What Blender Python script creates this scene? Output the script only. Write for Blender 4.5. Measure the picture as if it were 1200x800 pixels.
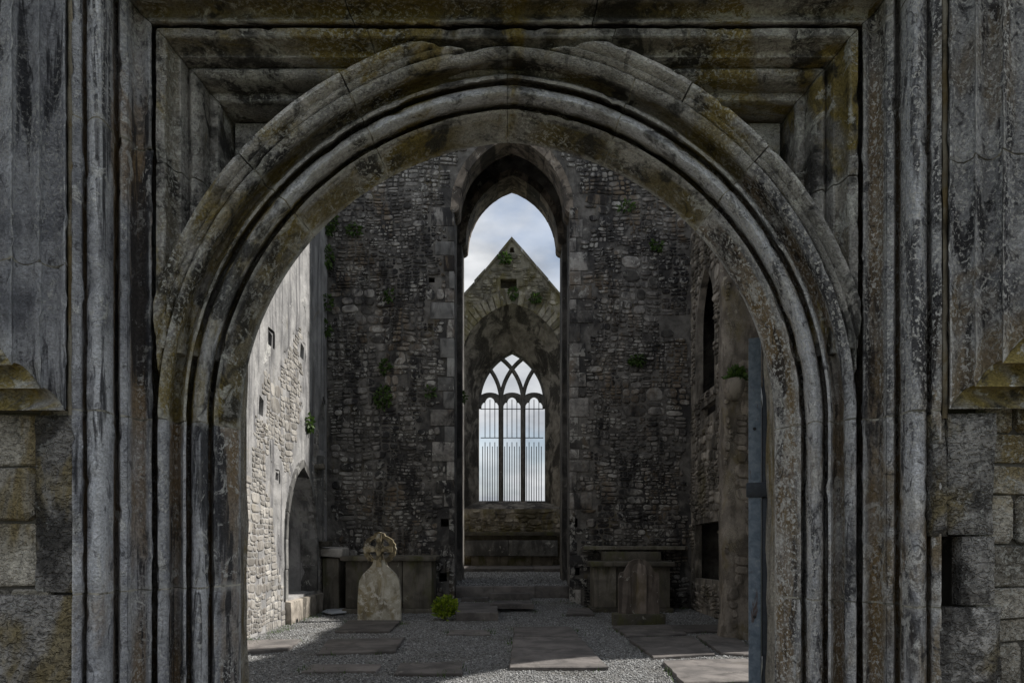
import bpy, bmesh, math, random
import numpy as np
from mathutils import Vector, noise, geometry
R_ = math.radians
for o in list(bpy.data.objects): bpy.data.objects.remove(o)
scene = bpy.context.scene
C = scene.collection
# ---------------------------------------------------------------- camera, sky, sun, exposure
EYE = 1.6; F = 900.0; HOR = 628.0
cam = bpy.data.cameras.new('camera'); cam_o = bpy.data.objects.new('camera', cam); C.objects.link(cam_o)
cam_o.location = (0, 0, EYE); cam_o.rotation_euler = (R_(90), 0, 0)
cam.sensor_width = 36; cam.lens = 27; cam.shift_y = 0.19; cam.clip_start = .05; cam.clip_end = 3000
scene.camera = cam_o
SUN_K = 0.22; SUN_EL = R_(49)
sx, sy = 1.0, SUN_K
sl = math.hypot(sx, sy); sdir = Vector((sx/sl*math.cos(SUN_EL), sy/sl*math.cos(SUN_EL), math.sin(SUN_EL)))
sun = bpy.data.lights.new('sun', 'SUN'); sun_o = bpy.data.objects.new('sun', sun); C.objects.link(sun_o)
sun.energy = 3.9; sun.angle = R_(0.9); sun.color = (1.0, .95, .88)
sun_o.location = (30, 10, 40); sun_o.rotation_euler = sdir.to_track_quat('Z', 'Y').to_euler()
world = bpy.data.worlds.new('World'); scene.world = world; world.use_nodes = True
wn = world.node_tree.nodes; wl = world.node_tree.links; wn.clear()
def wnode(t, **k):
    n = wn.new(t)
    for a, v in k.items(): setattr(n, a, v)
    return n
sky = wnode('ShaderNodeTexSky', sky_type='NISHITA', sun_disc=False, sun_elevation=SUN_EL,
            sun_rotation=math.atan2(sdir.x, sdir.y))
tc = wnode('ShaderNodeTexCoord'); mp = wnode('ShaderNodeMapping'); mp.inputs['Scale'].default_value = (1, 1, 2.2)
nz = wnode('ShaderNodeTexNoise'); nz.inputs['Scale'].default_value = 3.1; nz.inputs['Detail'].default_value = 7; nz.inputs['Roughness'].default_value = .52
rp = wnode('ShaderNodeValToRGB'); rp.color_ramp.elements[0].position = .26; rp.color_ramp.elements[1].position = .50
n2 = wnode('ShaderNodeTexNoise'); n2.inputs['Scale'].default_value = 7; n2.inputs['Detail'].default_value = 6
rp2 = wnode('ShaderNodeValToRGB')
rp2.color_ramp.elements[0].position = .36; rp2.color_ramp.elements[0].color = (2.1, 2.3, 2.65, 1)
rp2.color_ramp.elements[1].position = .66; rp2.color_ramp.elements[1].color = (5.7, 5.8, 5.9, 1)
mx = wnode('ShaderNodeMix', data_type='RGBA'); bg = wnode('ShaderNodeBackground'); bg.inputs['Strength'].default_value = .10
wo = wnode('ShaderNodeOutputWorld')
wl.new(tc.outputs['Generated'], mp.inputs['Vector']); wl.new(mp.outputs[0], nz.inputs['Vector']); wl.new(mp.outputs[0], n2.inputs['Vector'])
wl.new(nz.outputs[0], rp.inputs[0]); wl.new(n2.outputs[0], rp2.inputs[0]); wl.new(rp.outputs[0], mx.inputs[0])
wl.new(sky.outputs[0], mx.inputs[6]); wl.new(rp2.outputs[0], mx.inputs[7]); wl.new(mx.outputs[2], bg.inputs[0]); wl.new(bg.outputs[0], wo.inputs[0])
scene.view_settings.view_transform = 'Standard'; scene.view_settings.look = 'None'
scene.view_settings.exposure = 0.62; scene.view_settings.gamma = 1
scene.render.engine = 'CYCLES'
scene.render.resolution_x = 1024; scene.render.resolution_y = 682

# ---------------------------------------------------------------- materials
def ramp(nt, src, p0, p1):
    r = nt.nodes.new('ShaderNodeMapRange'); r.inputs[1].default_value = p0; r.inputs[2].default_value = p1
    r.interpolation_type = 'SMOOTHSTEP'; nt.links.new(src, r.inputs[0]); return r.outputs[0]
def noise_n(nt, vec, scale, detail=6, rough=.55, dist=0):
    n = nt.nodes.new('ShaderNodeTexNoise'); n.inputs['Scale'].default_value = scale; n.inputs['Detail'].default_value = detail
    n.inputs['Roughness'].default_value = rough; n.inputs['Distortion'].default_value = dist
    if vec is not None: nt.links.new(vec, n.inputs['Vector'])
    return n.outputs[0]
def mapped(nt, vec, sc, loc=(0, 0, 0)):
    m = nt.nodes.new('ShaderNodeMapping'); m.inputs['Scale'].default_value = sc; m.inputs['Location'].default_value = loc
    nt.links.new(vec, m.inputs['Vector']); return m.outputs[0]
def mixc(nt, fac, a, b, mode='MIX'):
    m = nt.nodes.new('ShaderNodeMix'); m.data_type = 'RGBA'; m.blend_type = mode
    for s, i in ((fac, 0), (a, 6), (b, 7)):
        if hasattr(s, 'links') or hasattr(s, 'is_linked'): nt.links.new(s, m.inputs[i])
        elif isinstance(s, (int, float)): m.inputs[i].default_value = s if i == 0 else (s, s, s, 1)
        else: m.inputs[i].default_value = (*s, 1)
    return m.outputs[2]
def mathn(nt, op, a, b):
    m = nt.nodes.new('ShaderNodeMath'); m.operation = op
    for i, s in enumerate((a, b)):
        if isinstance(s, (int, float)): m.inputs[i].default_value = s
        else: nt.links.new(s, m.inputs[i])
    return m.outputs[0]
def new_mat(name):
    m = bpy.data.materials.new(name); m.use_nodes = True; nt = m.node_tree
    return m, nt, nt.nodes['Principled BSDF']
def stone_mat(name, a, b, stain=(.03, .028, .025), stain_amt=.6, stain_th=(.48, .7), lichen=(.5, .5, .46), lichen_th=(.6, .66), lichen_amt=.8,
              lichen_sc=9, moss=(.12, .09, .02), moss_th=(.58, .75), moss_amt=.7, moss_sc=1.6, sc=3.0, streak=(5, 5, .7), bump=.5, fine=45, rough=.88, loc=(0, 0, 0),
              wear=0.0, tonegain=1.0, coord='pos', pits=0.0, groove=0.0, groove_col=(.15, .11, .035), grain=0.0, bdist=0, speck=0.0, speck_th=(.46, .6)):
    m, nt, bs = new_mat(name)
    if coord == 'pos': g = nt.nodes.new('ShaderNodeNewGeometry'); pos0 = g.outputs['Position']
    else: g = nt.nodes.new('ShaderNodeTexCoord'); pos0 = g.outputs['Object']
    pos = mapped(nt, pos0, (1, 1, 1), loc)
    at = nt.nodes.new('ShaderNodeAttribute'); at.attribute_name = 'tone'
    f1 = ramp(nt, noise_n(nt, pos, sc, 5, .62, .4), .3, .7)
    col = mixc(nt, f1, a, b)
    t = mathn(nt, 'ADD', mathn(nt, 'MULTIPLY', at.outputs['Fac'], 1.0*tonegain), 1-.5*tonegain)
    tcol = nt.nodes.new('ShaderNodeCombineColor')
    for i in range(3): nt.links.new(t, tcol.inputs[i])
    col = mixc(nt, 1.0, col, tcol.outputs[0], 'MULTIPLY')
    ms = ramp(nt, noise_n(nt, mapped(nt, pos, (1, 1, .6)), moss_sc, 5, .68, .8), *moss_th)
    col = mixc(nt, mathn(nt, 'MULTIPLY', ms, moss_amt), col, moss)
    if groove:
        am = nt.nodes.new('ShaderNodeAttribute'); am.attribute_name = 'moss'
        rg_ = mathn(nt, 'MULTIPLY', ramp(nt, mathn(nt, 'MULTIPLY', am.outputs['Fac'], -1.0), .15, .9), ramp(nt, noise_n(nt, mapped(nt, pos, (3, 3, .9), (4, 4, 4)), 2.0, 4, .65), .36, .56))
        col = mixc(nt, mathn(nt, 'MULTIPLY', rg_, .8), col, (.66, .675, .71))  # paints the rolls pale for contrast: rain-washed stone plus highlight in the colour
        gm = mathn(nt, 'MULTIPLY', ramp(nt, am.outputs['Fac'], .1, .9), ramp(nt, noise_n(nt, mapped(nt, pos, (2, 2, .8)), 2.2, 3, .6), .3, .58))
        col = mixc(nt, mathn(nt, 'MULTIPLY', gm, groove), col, groove_col)  # ochre algae in the hollows, which also paints the recesses darker
    st = ramp(nt, noise_n(nt, mapped(nt, pos, streak), 1.3, 5, .66, .5), *stain_th)
    col = mixc(nt, mathn(nt, 'MULTIPLY', st, stain_amt), col, stain)
    big = ramp(nt, noise_n(nt, pos, lichen_sc*.22, 1, .5), .38, .6)
    lf = ramp(nt, noise_n(nt, pos, lichen_sc, 5, .72, .6), *lichen_th)
    col = mixc(nt, mathn(nt, 'MULTIPLY', mathn(nt, 'MULTIPLY', lf, big), lichen_amt), col, lichen)
    if grain:
        gr = noise_n(nt, pos, 120, 3, .75)
        gcol = nt.nodes.new('ShaderNodeMapRange'); gcol.inputs[1].default_value = .3; gcol.inputs[2].default_value = .7; gcol.inputs[3].default_value = 1-grain; gcol.inputs[4].default_value = 1+grain
        nt.links.new(gr, gcol.inputs[0]); cc_ = nt.nodes.new('ShaderNodeCombineColor')
        for i in range(3): nt.links.new(gcol.outputs[0], cc_.inputs[i])
        col = mixc(nt, 1.0, col, cc_.outputs[0], 'MULTIPLY')
    if speck:
        sm = mathn(nt, 'MULTIPLY', ramp(nt, noise_n(nt, pos, 85, 3, .7, .5), .52, .60), ramp(nt, noise_n(nt, mapped(nt, pos, (1, 1, .5), (9, 4, 2)), 2.6, 4, .65), *speck_th))
        col = mixc(nt, mathn(nt, 'MULTIPLY', sm, speck), col, lichen)
        bm_ = ramp(nt, noise_n(nt, pos, 21, 4, .72, .8), .56, .66)
        col = mixc(nt, mathn(nt, 'MULTIPLY', bm_, speck*.8), col, stain)
    if wear:
        gg = nt.nodes.new('ShaderNodeNewGeometry')
        w = ramp(nt, gg.outputs['Pointiness'], .52, .60)
        w = mathn(nt, 'MULTIPLY', w, ramp(nt, noise_n(nt, pos, 11, 3, .7), .4, .62))
        col = mixc(nt, mathn(nt, 'MULTIPLY', w, wear), col, lichen)
    nt.links.new(col, bs.inputs['Base Color'])
    bs.inputs['Roughness'].default_value = rough; bs.inputs['Specular IOR Level'].default_value = .3
    h = mathn(nt, 'ADD', noise_n(nt, pos, fine*.4, 5, .72), 0.0)
    h = mathn(nt, 'ADD', h, mathn(nt, 'MULTIPLY', lf, .25))
    if grain: h = mathn(nt, 'ADD', h, mathn(nt, 'MULTIPLY', gr, .6))
    if pits:
        h = mathn(nt, 'ADD', h, mathn(nt, 'MULTIPLY', ramp(nt, noise_n(nt, mapped(nt, pos, (1, 1, 1.5)), fine, 2, .5, 1.2), .36, .52), pits))
    bp = nt.nodes.new('ShaderNodeBump'); bp.inputs['Strength'].default_value = bump; bp.inputs['Distance'].default_value = bdist or .45/fine
    nt.links.new(h, bp.inputs['Height']); nt.links.new(bp.outputs[0], bs.inputs['Normal'])
    return m
M = {}
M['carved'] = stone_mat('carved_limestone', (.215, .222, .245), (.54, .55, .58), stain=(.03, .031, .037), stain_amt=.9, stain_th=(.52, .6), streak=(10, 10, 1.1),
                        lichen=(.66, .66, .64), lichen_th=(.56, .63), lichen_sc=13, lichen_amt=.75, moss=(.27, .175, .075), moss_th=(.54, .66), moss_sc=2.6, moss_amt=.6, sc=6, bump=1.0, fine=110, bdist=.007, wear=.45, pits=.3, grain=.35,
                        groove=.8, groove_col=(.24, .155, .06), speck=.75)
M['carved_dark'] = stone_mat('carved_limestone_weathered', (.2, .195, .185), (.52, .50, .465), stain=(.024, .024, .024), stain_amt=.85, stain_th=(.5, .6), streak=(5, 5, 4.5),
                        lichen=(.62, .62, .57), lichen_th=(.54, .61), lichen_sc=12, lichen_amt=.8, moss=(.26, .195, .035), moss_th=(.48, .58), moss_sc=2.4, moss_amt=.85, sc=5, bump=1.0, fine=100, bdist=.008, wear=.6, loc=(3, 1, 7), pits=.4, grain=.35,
                        groove=.85, groove_col=(.15, .115, .03), speck=.7)  # dark groove colour: olive algae with the soffit's shade painted in
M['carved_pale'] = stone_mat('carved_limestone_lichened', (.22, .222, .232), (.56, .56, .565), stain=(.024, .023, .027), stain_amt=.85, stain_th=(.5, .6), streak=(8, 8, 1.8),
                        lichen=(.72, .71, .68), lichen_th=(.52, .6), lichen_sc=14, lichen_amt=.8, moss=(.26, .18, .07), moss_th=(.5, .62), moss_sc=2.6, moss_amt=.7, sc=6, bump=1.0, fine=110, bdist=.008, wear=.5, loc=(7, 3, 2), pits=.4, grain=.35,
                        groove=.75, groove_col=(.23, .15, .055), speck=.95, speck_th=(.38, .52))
M['ashlar'] = stone_mat('tooled_ashlar', (.19, .18, .17), (.44, .425, .40), stain=(.032, .03, .028), stain_amt=.85, stain_th=(.47, .6), streak=(4, 4, 3), lichen=(.45, .45, .42), lichen_sc=10,
                        moss=(.19, .14, .03), moss_th=(.47, .6), moss_sc=3, bump=1.0, fine=48, bdist=.016, loc=(5, 2, 1), pits=1.1, grain=.3, speck=.7)
M['facade_rubble'] = stone_mat('facade_rubble', (.2, .185, .155), (.45, .42, .36), moss=(.2, .145, .04), moss_th=(.5, .62), moss_sc=4, moss_amt=.75, speck=.6, bump=1.0, fine=60, bdist=.012, sc=8, grain=.35, pits=.6)
M['joint_moss'] = stone_mat('mossy_mortar', (.17, .145, .10), (.4, .37, .3), stain=(.05, .045, .035), stain_amt=.8, streak=(12, 12, 6), lichen=(.6, .58, .5), moss=(.19, .13, .045), moss_sc=7, moss_th=(.46, .6), bump=1, fine=90, bdist=.01)
M['joint'] = stone_mat('lime_mortar_joint', (.22, .2, .15), (.5, .48, .42), stain=(.05, .05, .04), stain_amt=.7, stain_th=(.45, .55), streak=(14, 14, 14), moss=(.16, .12, .03), moss_sc=6, bump=.8, fine=120)
M['mortar'] = stone_mat('old_mortar', (.07, .065, .055), (.15, .14, .12), bump=.8, fine=40)
M['tower_stone'] = stone_mat('tower_rubble', (.082, .078, .075), (.25, .238, .222), stain=(.018, .018, .02), stain_amt=.9, stain_th=(.47, .56), streak=(1.3, 1.3, .45),
                        lichen=(.5, .49, .455), lichen_th=(.515, .575), lichen_sc=6.5, lichen_amt=.65, moss=(.16, .115, .07), moss_sc=.8, moss_th=(.5, .62), moss_amt=.65, sc=4, bump=.8, fine=22, tonegain=1.3, loc=(2, 0, 5))
M['tower_mortar'] = stone_mat('tower_mortar', (.075, .07, .065), (.21, .2, .185), stain=(.025, .025, .027), stain_amt=.8, stain_th=(.46, .6), streak=(1.0, 1.0, .5), lichen=(.4, .39, .36), lichen_sc=5, bump=.9, fine=18, loc=(2, 0, 5))
M['dressed'] = stone_mat('dressed_limestone', (.12, .12, .118), (.24, .238, .23), stain=(.035, .034, .034), stain_amt=.75, stain_th=(.44, .62), streak=(2, 2, 1), lichen=(.45, .45, .42), lichen_sc=6, moss=(.12, .10, .05), moss_amt=.5, bump=.6, fine=25, sc=2.5)
M['dressed_warm'] = stone_mat('weathered_arch_stone', (.12, .10, .08), (.27, .23, .19), stain=(.035, .032, .03), stain_amt=.8, stain_th=(.44, .58), streak=(3, 3, 2), lichen=(.45, .43, .38), lichen_sc=6, moss=(.10, .085, .04), bump=.6, fine=25, sc=3)
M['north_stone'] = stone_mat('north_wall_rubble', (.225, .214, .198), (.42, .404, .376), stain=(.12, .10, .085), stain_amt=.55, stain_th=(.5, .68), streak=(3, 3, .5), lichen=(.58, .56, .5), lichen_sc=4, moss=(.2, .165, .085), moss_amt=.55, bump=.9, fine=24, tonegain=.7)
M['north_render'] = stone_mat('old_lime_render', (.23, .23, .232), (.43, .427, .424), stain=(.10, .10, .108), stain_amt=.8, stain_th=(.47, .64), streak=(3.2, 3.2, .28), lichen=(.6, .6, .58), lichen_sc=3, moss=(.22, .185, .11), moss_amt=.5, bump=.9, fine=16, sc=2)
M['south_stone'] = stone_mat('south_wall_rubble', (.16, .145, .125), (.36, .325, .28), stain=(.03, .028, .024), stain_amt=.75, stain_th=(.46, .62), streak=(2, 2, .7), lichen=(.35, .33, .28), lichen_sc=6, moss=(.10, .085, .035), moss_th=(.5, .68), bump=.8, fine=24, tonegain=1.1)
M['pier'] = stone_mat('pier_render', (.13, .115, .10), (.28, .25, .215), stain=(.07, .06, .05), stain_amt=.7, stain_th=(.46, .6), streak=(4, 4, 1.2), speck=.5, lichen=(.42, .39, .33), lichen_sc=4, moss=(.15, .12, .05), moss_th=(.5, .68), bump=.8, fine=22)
M['east_stone'] = stone_mat('east_gable_rubble', (.20, .18, .145), (.42, .385, .325), stain=(.05, .045, .04), stain_amt=.65, stain_th=(.48, .64), streak=(1, 1, .7), lichen=(.48, .46, .4), lichen_sc=5, moss=(.15, .125, .04), moss_th=(.46, .6), moss_sc=1.3, moss_amt=.75, bump=.8, fine=16, tonegain=1.1)
M['east_render'] = stone_mat('shaded_embrasure_render', (.13, .115, .095), (.33, .30, .255), stain=(.03, .026, .022), stain_amt=.9, stain_th=(.44, .56), speck=.5, streak=(1.2, 1.2, .8), lichen=(.3, .28, .24), lichen_sc=4, moss=(.10, .085, .04), bump=.7, fine=14)  # darker, heavily stained stone that puts the recess shade into the colour
M['tracery'] = stone_mat('tracery_stone', (.10, .097, .09), (.19, .18, .165), bump=.5, fine=20)
M['vault'] = stone_mat('vault_stone', (.10, .085, .065), (.2, .175, .14), bump=.7, fine=16)
M['slab'] = stone_mat('ledger_slab', (.085, .08, .078), (.18, .166, .158), stain=(.05, .046, .044), stain_amt=.6, streak=(2.5, 2.5, 2.5), lichen=(.32, .3, .27), lichen_sc=5, lichen_amt=.5, moss=(.10, .085, .04), moss_amt=.5, bump=.5, fine=40, sc=2.2, tonegain=.8)
M['tomb'] = stone_mat('tomb_limestone', (.09, .083, .07), (.18, .165, .14), stain=(.035, .032, .025), stain_amt=.6, lichen=(.3, .29, .25), lichen_sc=5, moss=(.085, .09, .025), moss_th=(.48, .66), moss_sc=1.5, bump=.5, fine=35)
M['cross'] = stone_mat('lichened_headstone', (.33, .31, .25), (.52, .50, .43), stain=(.13, .11, .07), stain_amt=.7, stain_th=(.5, .66), streak=(3.5, 3.5, 1.6), lichen=(.66, .65, .6), lichen_th=(.52, .6), lichen_sc=7, moss=(.20, .15, .05), moss_th=(.48, .62), moss_sc=3, moss_amt=.7, bump=.5, fine=40, sc=4)
M['cross_head'] = stone_mat('stained_cross_head', (.13, .105, .06), (.30, .26, .17), stain=(.05, .042, .028), stain_amt=.8, stain_th=(.46, .58), streak=(5, 5, 4), lichen=(.6, .59, .54), lichen_th=(.53, .6), lichen_sc=6, moss=(.2, .15, .04), moss_sc=4, bump=.7, fine=40, sc=6)
M['headstone'] = stone_mat('brown_headstone', (.12, .10, .085), (.23, .195, .17), stain=(.05, .042, .036), stain_amt=.7, stain_th=(.45, .6), streak=(8, 8, .8), bump=.4, fine=40)
M['pale'] = stone_mat('pale_slate', (.45, .48, .52), (.6, .63, .66), stain_amt=.2, moss_amt=.1, bump=.2)
M['gravel'] = stone_mat('gravel', (.14, .145, .15), (.36, .365, .365), stain=(.08, .075, .06), stain_amt=.35, streak=(1, 1, 1), lichen_amt=.2, moss=(.13, .115, .07), moss_sc=.7, moss_amt=.55, sc=30, bump=.6, fine=60, tonegain=1.2)
M['gravel_bed'] = stone_mat('gravel_bed', (.13, .13, .13), (.3, .3, .295), stain=(.09, .08, .06), stain_amt=.4, streak=(1, 1, 1), lichen_amt=.15, moss=(.12, .105, .06), moss_sc=.7, moss_amt=.6, sc=34, bump=1.0, fine=38, pits=1.5)
M['earth'] = stone_mat('bounce_earth', (.07, .06, .05), (.15, .13, .11), sc=6, bump=.8, fine=20)
M['turf'] = stone_mat('turf', (.035, .06, .018), (.07, .10, .03), stain=(.05, .045, .02), lichen_amt=.1, sc=6, bump=.8, fine=12)
def plain(name, col, rough=.5, metal=0.0, bump=.2, var=.35, sc=30):
    m, nt, bs = new_mat(name); g = nt.nodes.new('ShaderNodeNewGeometry')
    n = noise_n(nt, g.outputs['Position'], sc, 8, .7)
    c = mixc(nt, ramp(nt, n, .3, .7), tuple(x*(1-var) for x in col), tuple(min(1, x*(1+var)) for x in col))
    nt.links.new(c, bs.inputs['Base Color']); bs.inputs['Roughness'].default_value = rough; bs.inputs['Metallic'].default_value = metal
    bp = nt.nodes.new('ShaderNodeBump'); bp.inputs['Strength'].default_value = bump; bp.inputs['Distance'].default_value = .004
    nt.links.new(n, bp.inputs['Height']); nt.links.new(bp.outputs[0], bs.inputs['Normal']); return m
M['gate'] = stone_mat('painted_blue_steel', (.13, .17, .22), (.25, .30, .36), stain=(.11, .055, .03), stain_amt=.8, stain_th=(.6, .66), streak=(30, 30, 4), lichen=(.4, .43, .46), lichen_sc=40, lichen_amt=.5, moss=(.10, .06, .04), moss_sc=8, moss_th=(.62, .7), sc=40, bump=.6, fine=160, rough=.5)
M['gate_dark'] = plain('dark_steel', (.035, .04, .05), .5, .3, .3, .3, 60)
M['iron'] = plain('wrought_iron', (.022, .022, .024), .6, .4)
def leaf_mat(name, a, b):
    m, nt, bs = new_mat(name); at = nt.nodes.new('ShaderNodeAttribute'); at.attribute_name = 'tone'
    nt.links.new(mixc(nt, at.outputs['Fac'], a, b), bs.inputs['Base Color']); bs.inputs['Roughness'].default_value = .55
    tr = nt.nodes.new('ShaderNodeBsdfTranslucent'); nt.links.new(mixc(nt, at.outputs['Fac'], a, b), tr.inputs[0])
    ms = nt.nodes.new('ShaderNodeMixShader'); ms.inputs[0].default_value = .35
    out = nt.nodes['Material Output']; nt.links.new(bs.outputs[0], ms.inputs[1]); nt.links.new(tr.outputs[0], ms.inputs[2]); nt.links.new(ms.outputs[0], out.inputs[0]); return m
M['leaf'] = leaf_mat('fern_leaf', (.035, .075, .012), (.09, .16, .03))
M['bush'] = leaf_mat('bush_leaf', (.10, .17, .012), (.36, .45, .04))

# ---------------------------------------------------------------- mesh helpers
def link(o, parent=None):
    C.objects.link(o); o.parent = parent; return o
def mesh_obj(name, V, Fc, mat, parent=None, tones=None, smooth=None, origin=None):
    V = [Vector(v) for v in V]
    org = Vector((0, 0, 0))
    if origin is not None: org = Vector(origin)
    base = parent.matrix_world.translation if parent is not None else Vector((0, 0, 0))
    if parent is not None: base = world_loc(parent)
    me = bpy.data.meshes.new(name); me.from_pydata([tuple(v-org) for v in V], [], Fc)
    a = me.attributes.new('tone', 'FLOAT', 'FACE')
    t = np.full(len(me.polygons), .5, dtype=np.float32)
    if tones is not None:
        t[:] = tones if np.ndim(tones) == 0 else np.asarray(tones, dtype=np.float32)[:len(t)]
    a.data.foreach_set('value', t)
    if smooth:
        me.polygons.foreach_set('use_smooth', np.ones(len(me.polygons), dtype=bool)); me.set_sharp_from_angle(angle=R_(smooth))
    me.materials.append(mat); me.update()
    o = bpy.data.objects.new(name, me); link(o, parent); o.location = org-base
    return o
def world_loc(o):
    p = Vector(o.location)
    while o.parent is not None: o = o.parent; p = p+Vector(o.location)
    return p
def recalc(o):
    bm = bmesh.new(); bm.from_mesh(o.data); bmesh.ops.recalc_face_normals(bm, faces=bm.faces); bm.to_mesh(o.data); bm.free()
def tag(o, label, cat, group=None, kind=None):
    if label: o['label'] = label
    if cat: o['category'] = cat
    if group: o['group'] = group
    if kind: o['kind'] = kind
    return o
def thing(name, label, cat, loc=(0, 0, 0), group=None):
    o = bpy.data.objects.new(name, None); o.empty_display_size = .2; link(o); o.location = loc; return tag(o, label, cat, group)
def W(px, py, Y): return Vector(((px-600)/F*Y, Y, EYE-(py-HOR)/F*Y))
def G(px, py, z=0.0):
    Y = (EYE-z)*F/(py-HOR); return Vector(((px-600)/F*Y, Y, z))
def fr(p, s=1.0, o=3): return noise.fractal(Vector(p)*s, 1.0, 2.0, o, noise_basis='PERLIN_ORIGINAL')
def rough_box(x0, x1, y0, y1, z0, z1, b=.012, amp=.006, rnd=random, n=(1, 1, 1)):
    """bevelled, slightly irregular block"""
    bm = bmesh.new(); bmesh.ops.create_cube(bm, size=1)
    for v in bm.verts:
        v.co = Vector((x0+(v.co.x+.5)*(x1-x0), y0+(v.co.y+.5)*(y1-y0), z0+(v.co.z+.5)*(z1-z0)))
        v.co += Vector([rnd.uniform(-amp, amp) for _ in range(3)])
    bb = min(b, .3*min(abs(x1-x0), abs(y1-y0), abs(z1-z0)))
    bmesh.ops.bevel(bm, geom=list(bm.edges), offset=bb, segments=2, affect='EDGES', profile=.6)
    bm.verts.index_update(); V = [v.co.copy() for v in bm.verts]; Fc = [[v.index for v in f.verts] for f in bm.faces]; bm.free(); return V, Fc
def block(name, x0, x1, y0, y1, z0, z1, mat, parent, b=.012, amp=.006, rnd=random, tone=None, origin=None):
    V, Fc = rough_box(x0, x1, y0, y1, z0, z1, b, amp, rnd)
    return mesh_obj(name, V, Fc, mat, parent, tones=rnd.random() if tone is None else tone, smooth=40, origin=origin or ((x0+x1)/2, (y0+y1)/2, z0))
def prism(poly, holes, d0, d1, fn, recess=()):
    """extrude 2-D polygon (with through holes and blind recesses) between depths d0 (front) and d1; fn(u,v,d)->point"""
    V, Fc = [], []
    def cap(loops, d, flip):
        ls = [[Vector((u, v, 0)) for u, v in l] for l in loops]; base = len(V)
        for l in ls:
            for p in l: V.append(fn(p.x, p.y, d))
        for t in geometry.tessellate_polygon(ls): Fc.append([base+i for i in (t if not flip else t[::-1])])
    def side(l, a, b):
        base = len(V); n = len(l)
        for u, v in l: V.append(fn(u, v, a)); V.append(fn(u, v, b))
        for i in range(n): j = (i+1) % n; Fc.append([base+2*i, base+2*j, base+2*j+1, base+2*i+1])
    rl = [r[0] for r in recess]
    cap([poly]+list(holes)+rl, d0, False); cap([poly]+list(holes), d1, True)
    side(poly, d0, d1)
    for h in holes: side(h, d0, d1)
    for l, dep in recess: side(l, d0, dep); cap([l], dep, False)
    return V, Fc
def pt_arch(w, spring, apex, z0, cx=0, n=12):
    """pointed arch outline, open at z0"""
    rise = apex-spring; Rr = (rise*rise+w*w)/(2*w); te = math.acos(max(-1, min(1, (Rr-w)/Rr)))
    L = [(cx-w, z0)] if z0 < spring-1e-6 else []
    for i in range(n+1):
        t = te*i/n; L.append((cx-w+Rr-Rr*math.cos(t), spring+Rr*math.sin(t)))
    for i in range(n-1, -1, -1):
        t = te*i/n; L.append((cx+w-Rr+Rr*math.cos(t), spring+Rr*math.sin(t)))
    if z0 < spring-1e-6: L.append((cx+w, z0))
    return L
def in_arch(u, v, w, spring, apex, cx=0, z0=-1, grow=0.0):
    x = abs(u-cx)
    if v < z0-grow: return False
    if v <= spring: return x < w+grow
    rise = apex-spring; Rr = (rise*rise+w*w)/(2*w)
    return math.hypot(x-w+Rr, v-spring) < Rr+grow
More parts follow.
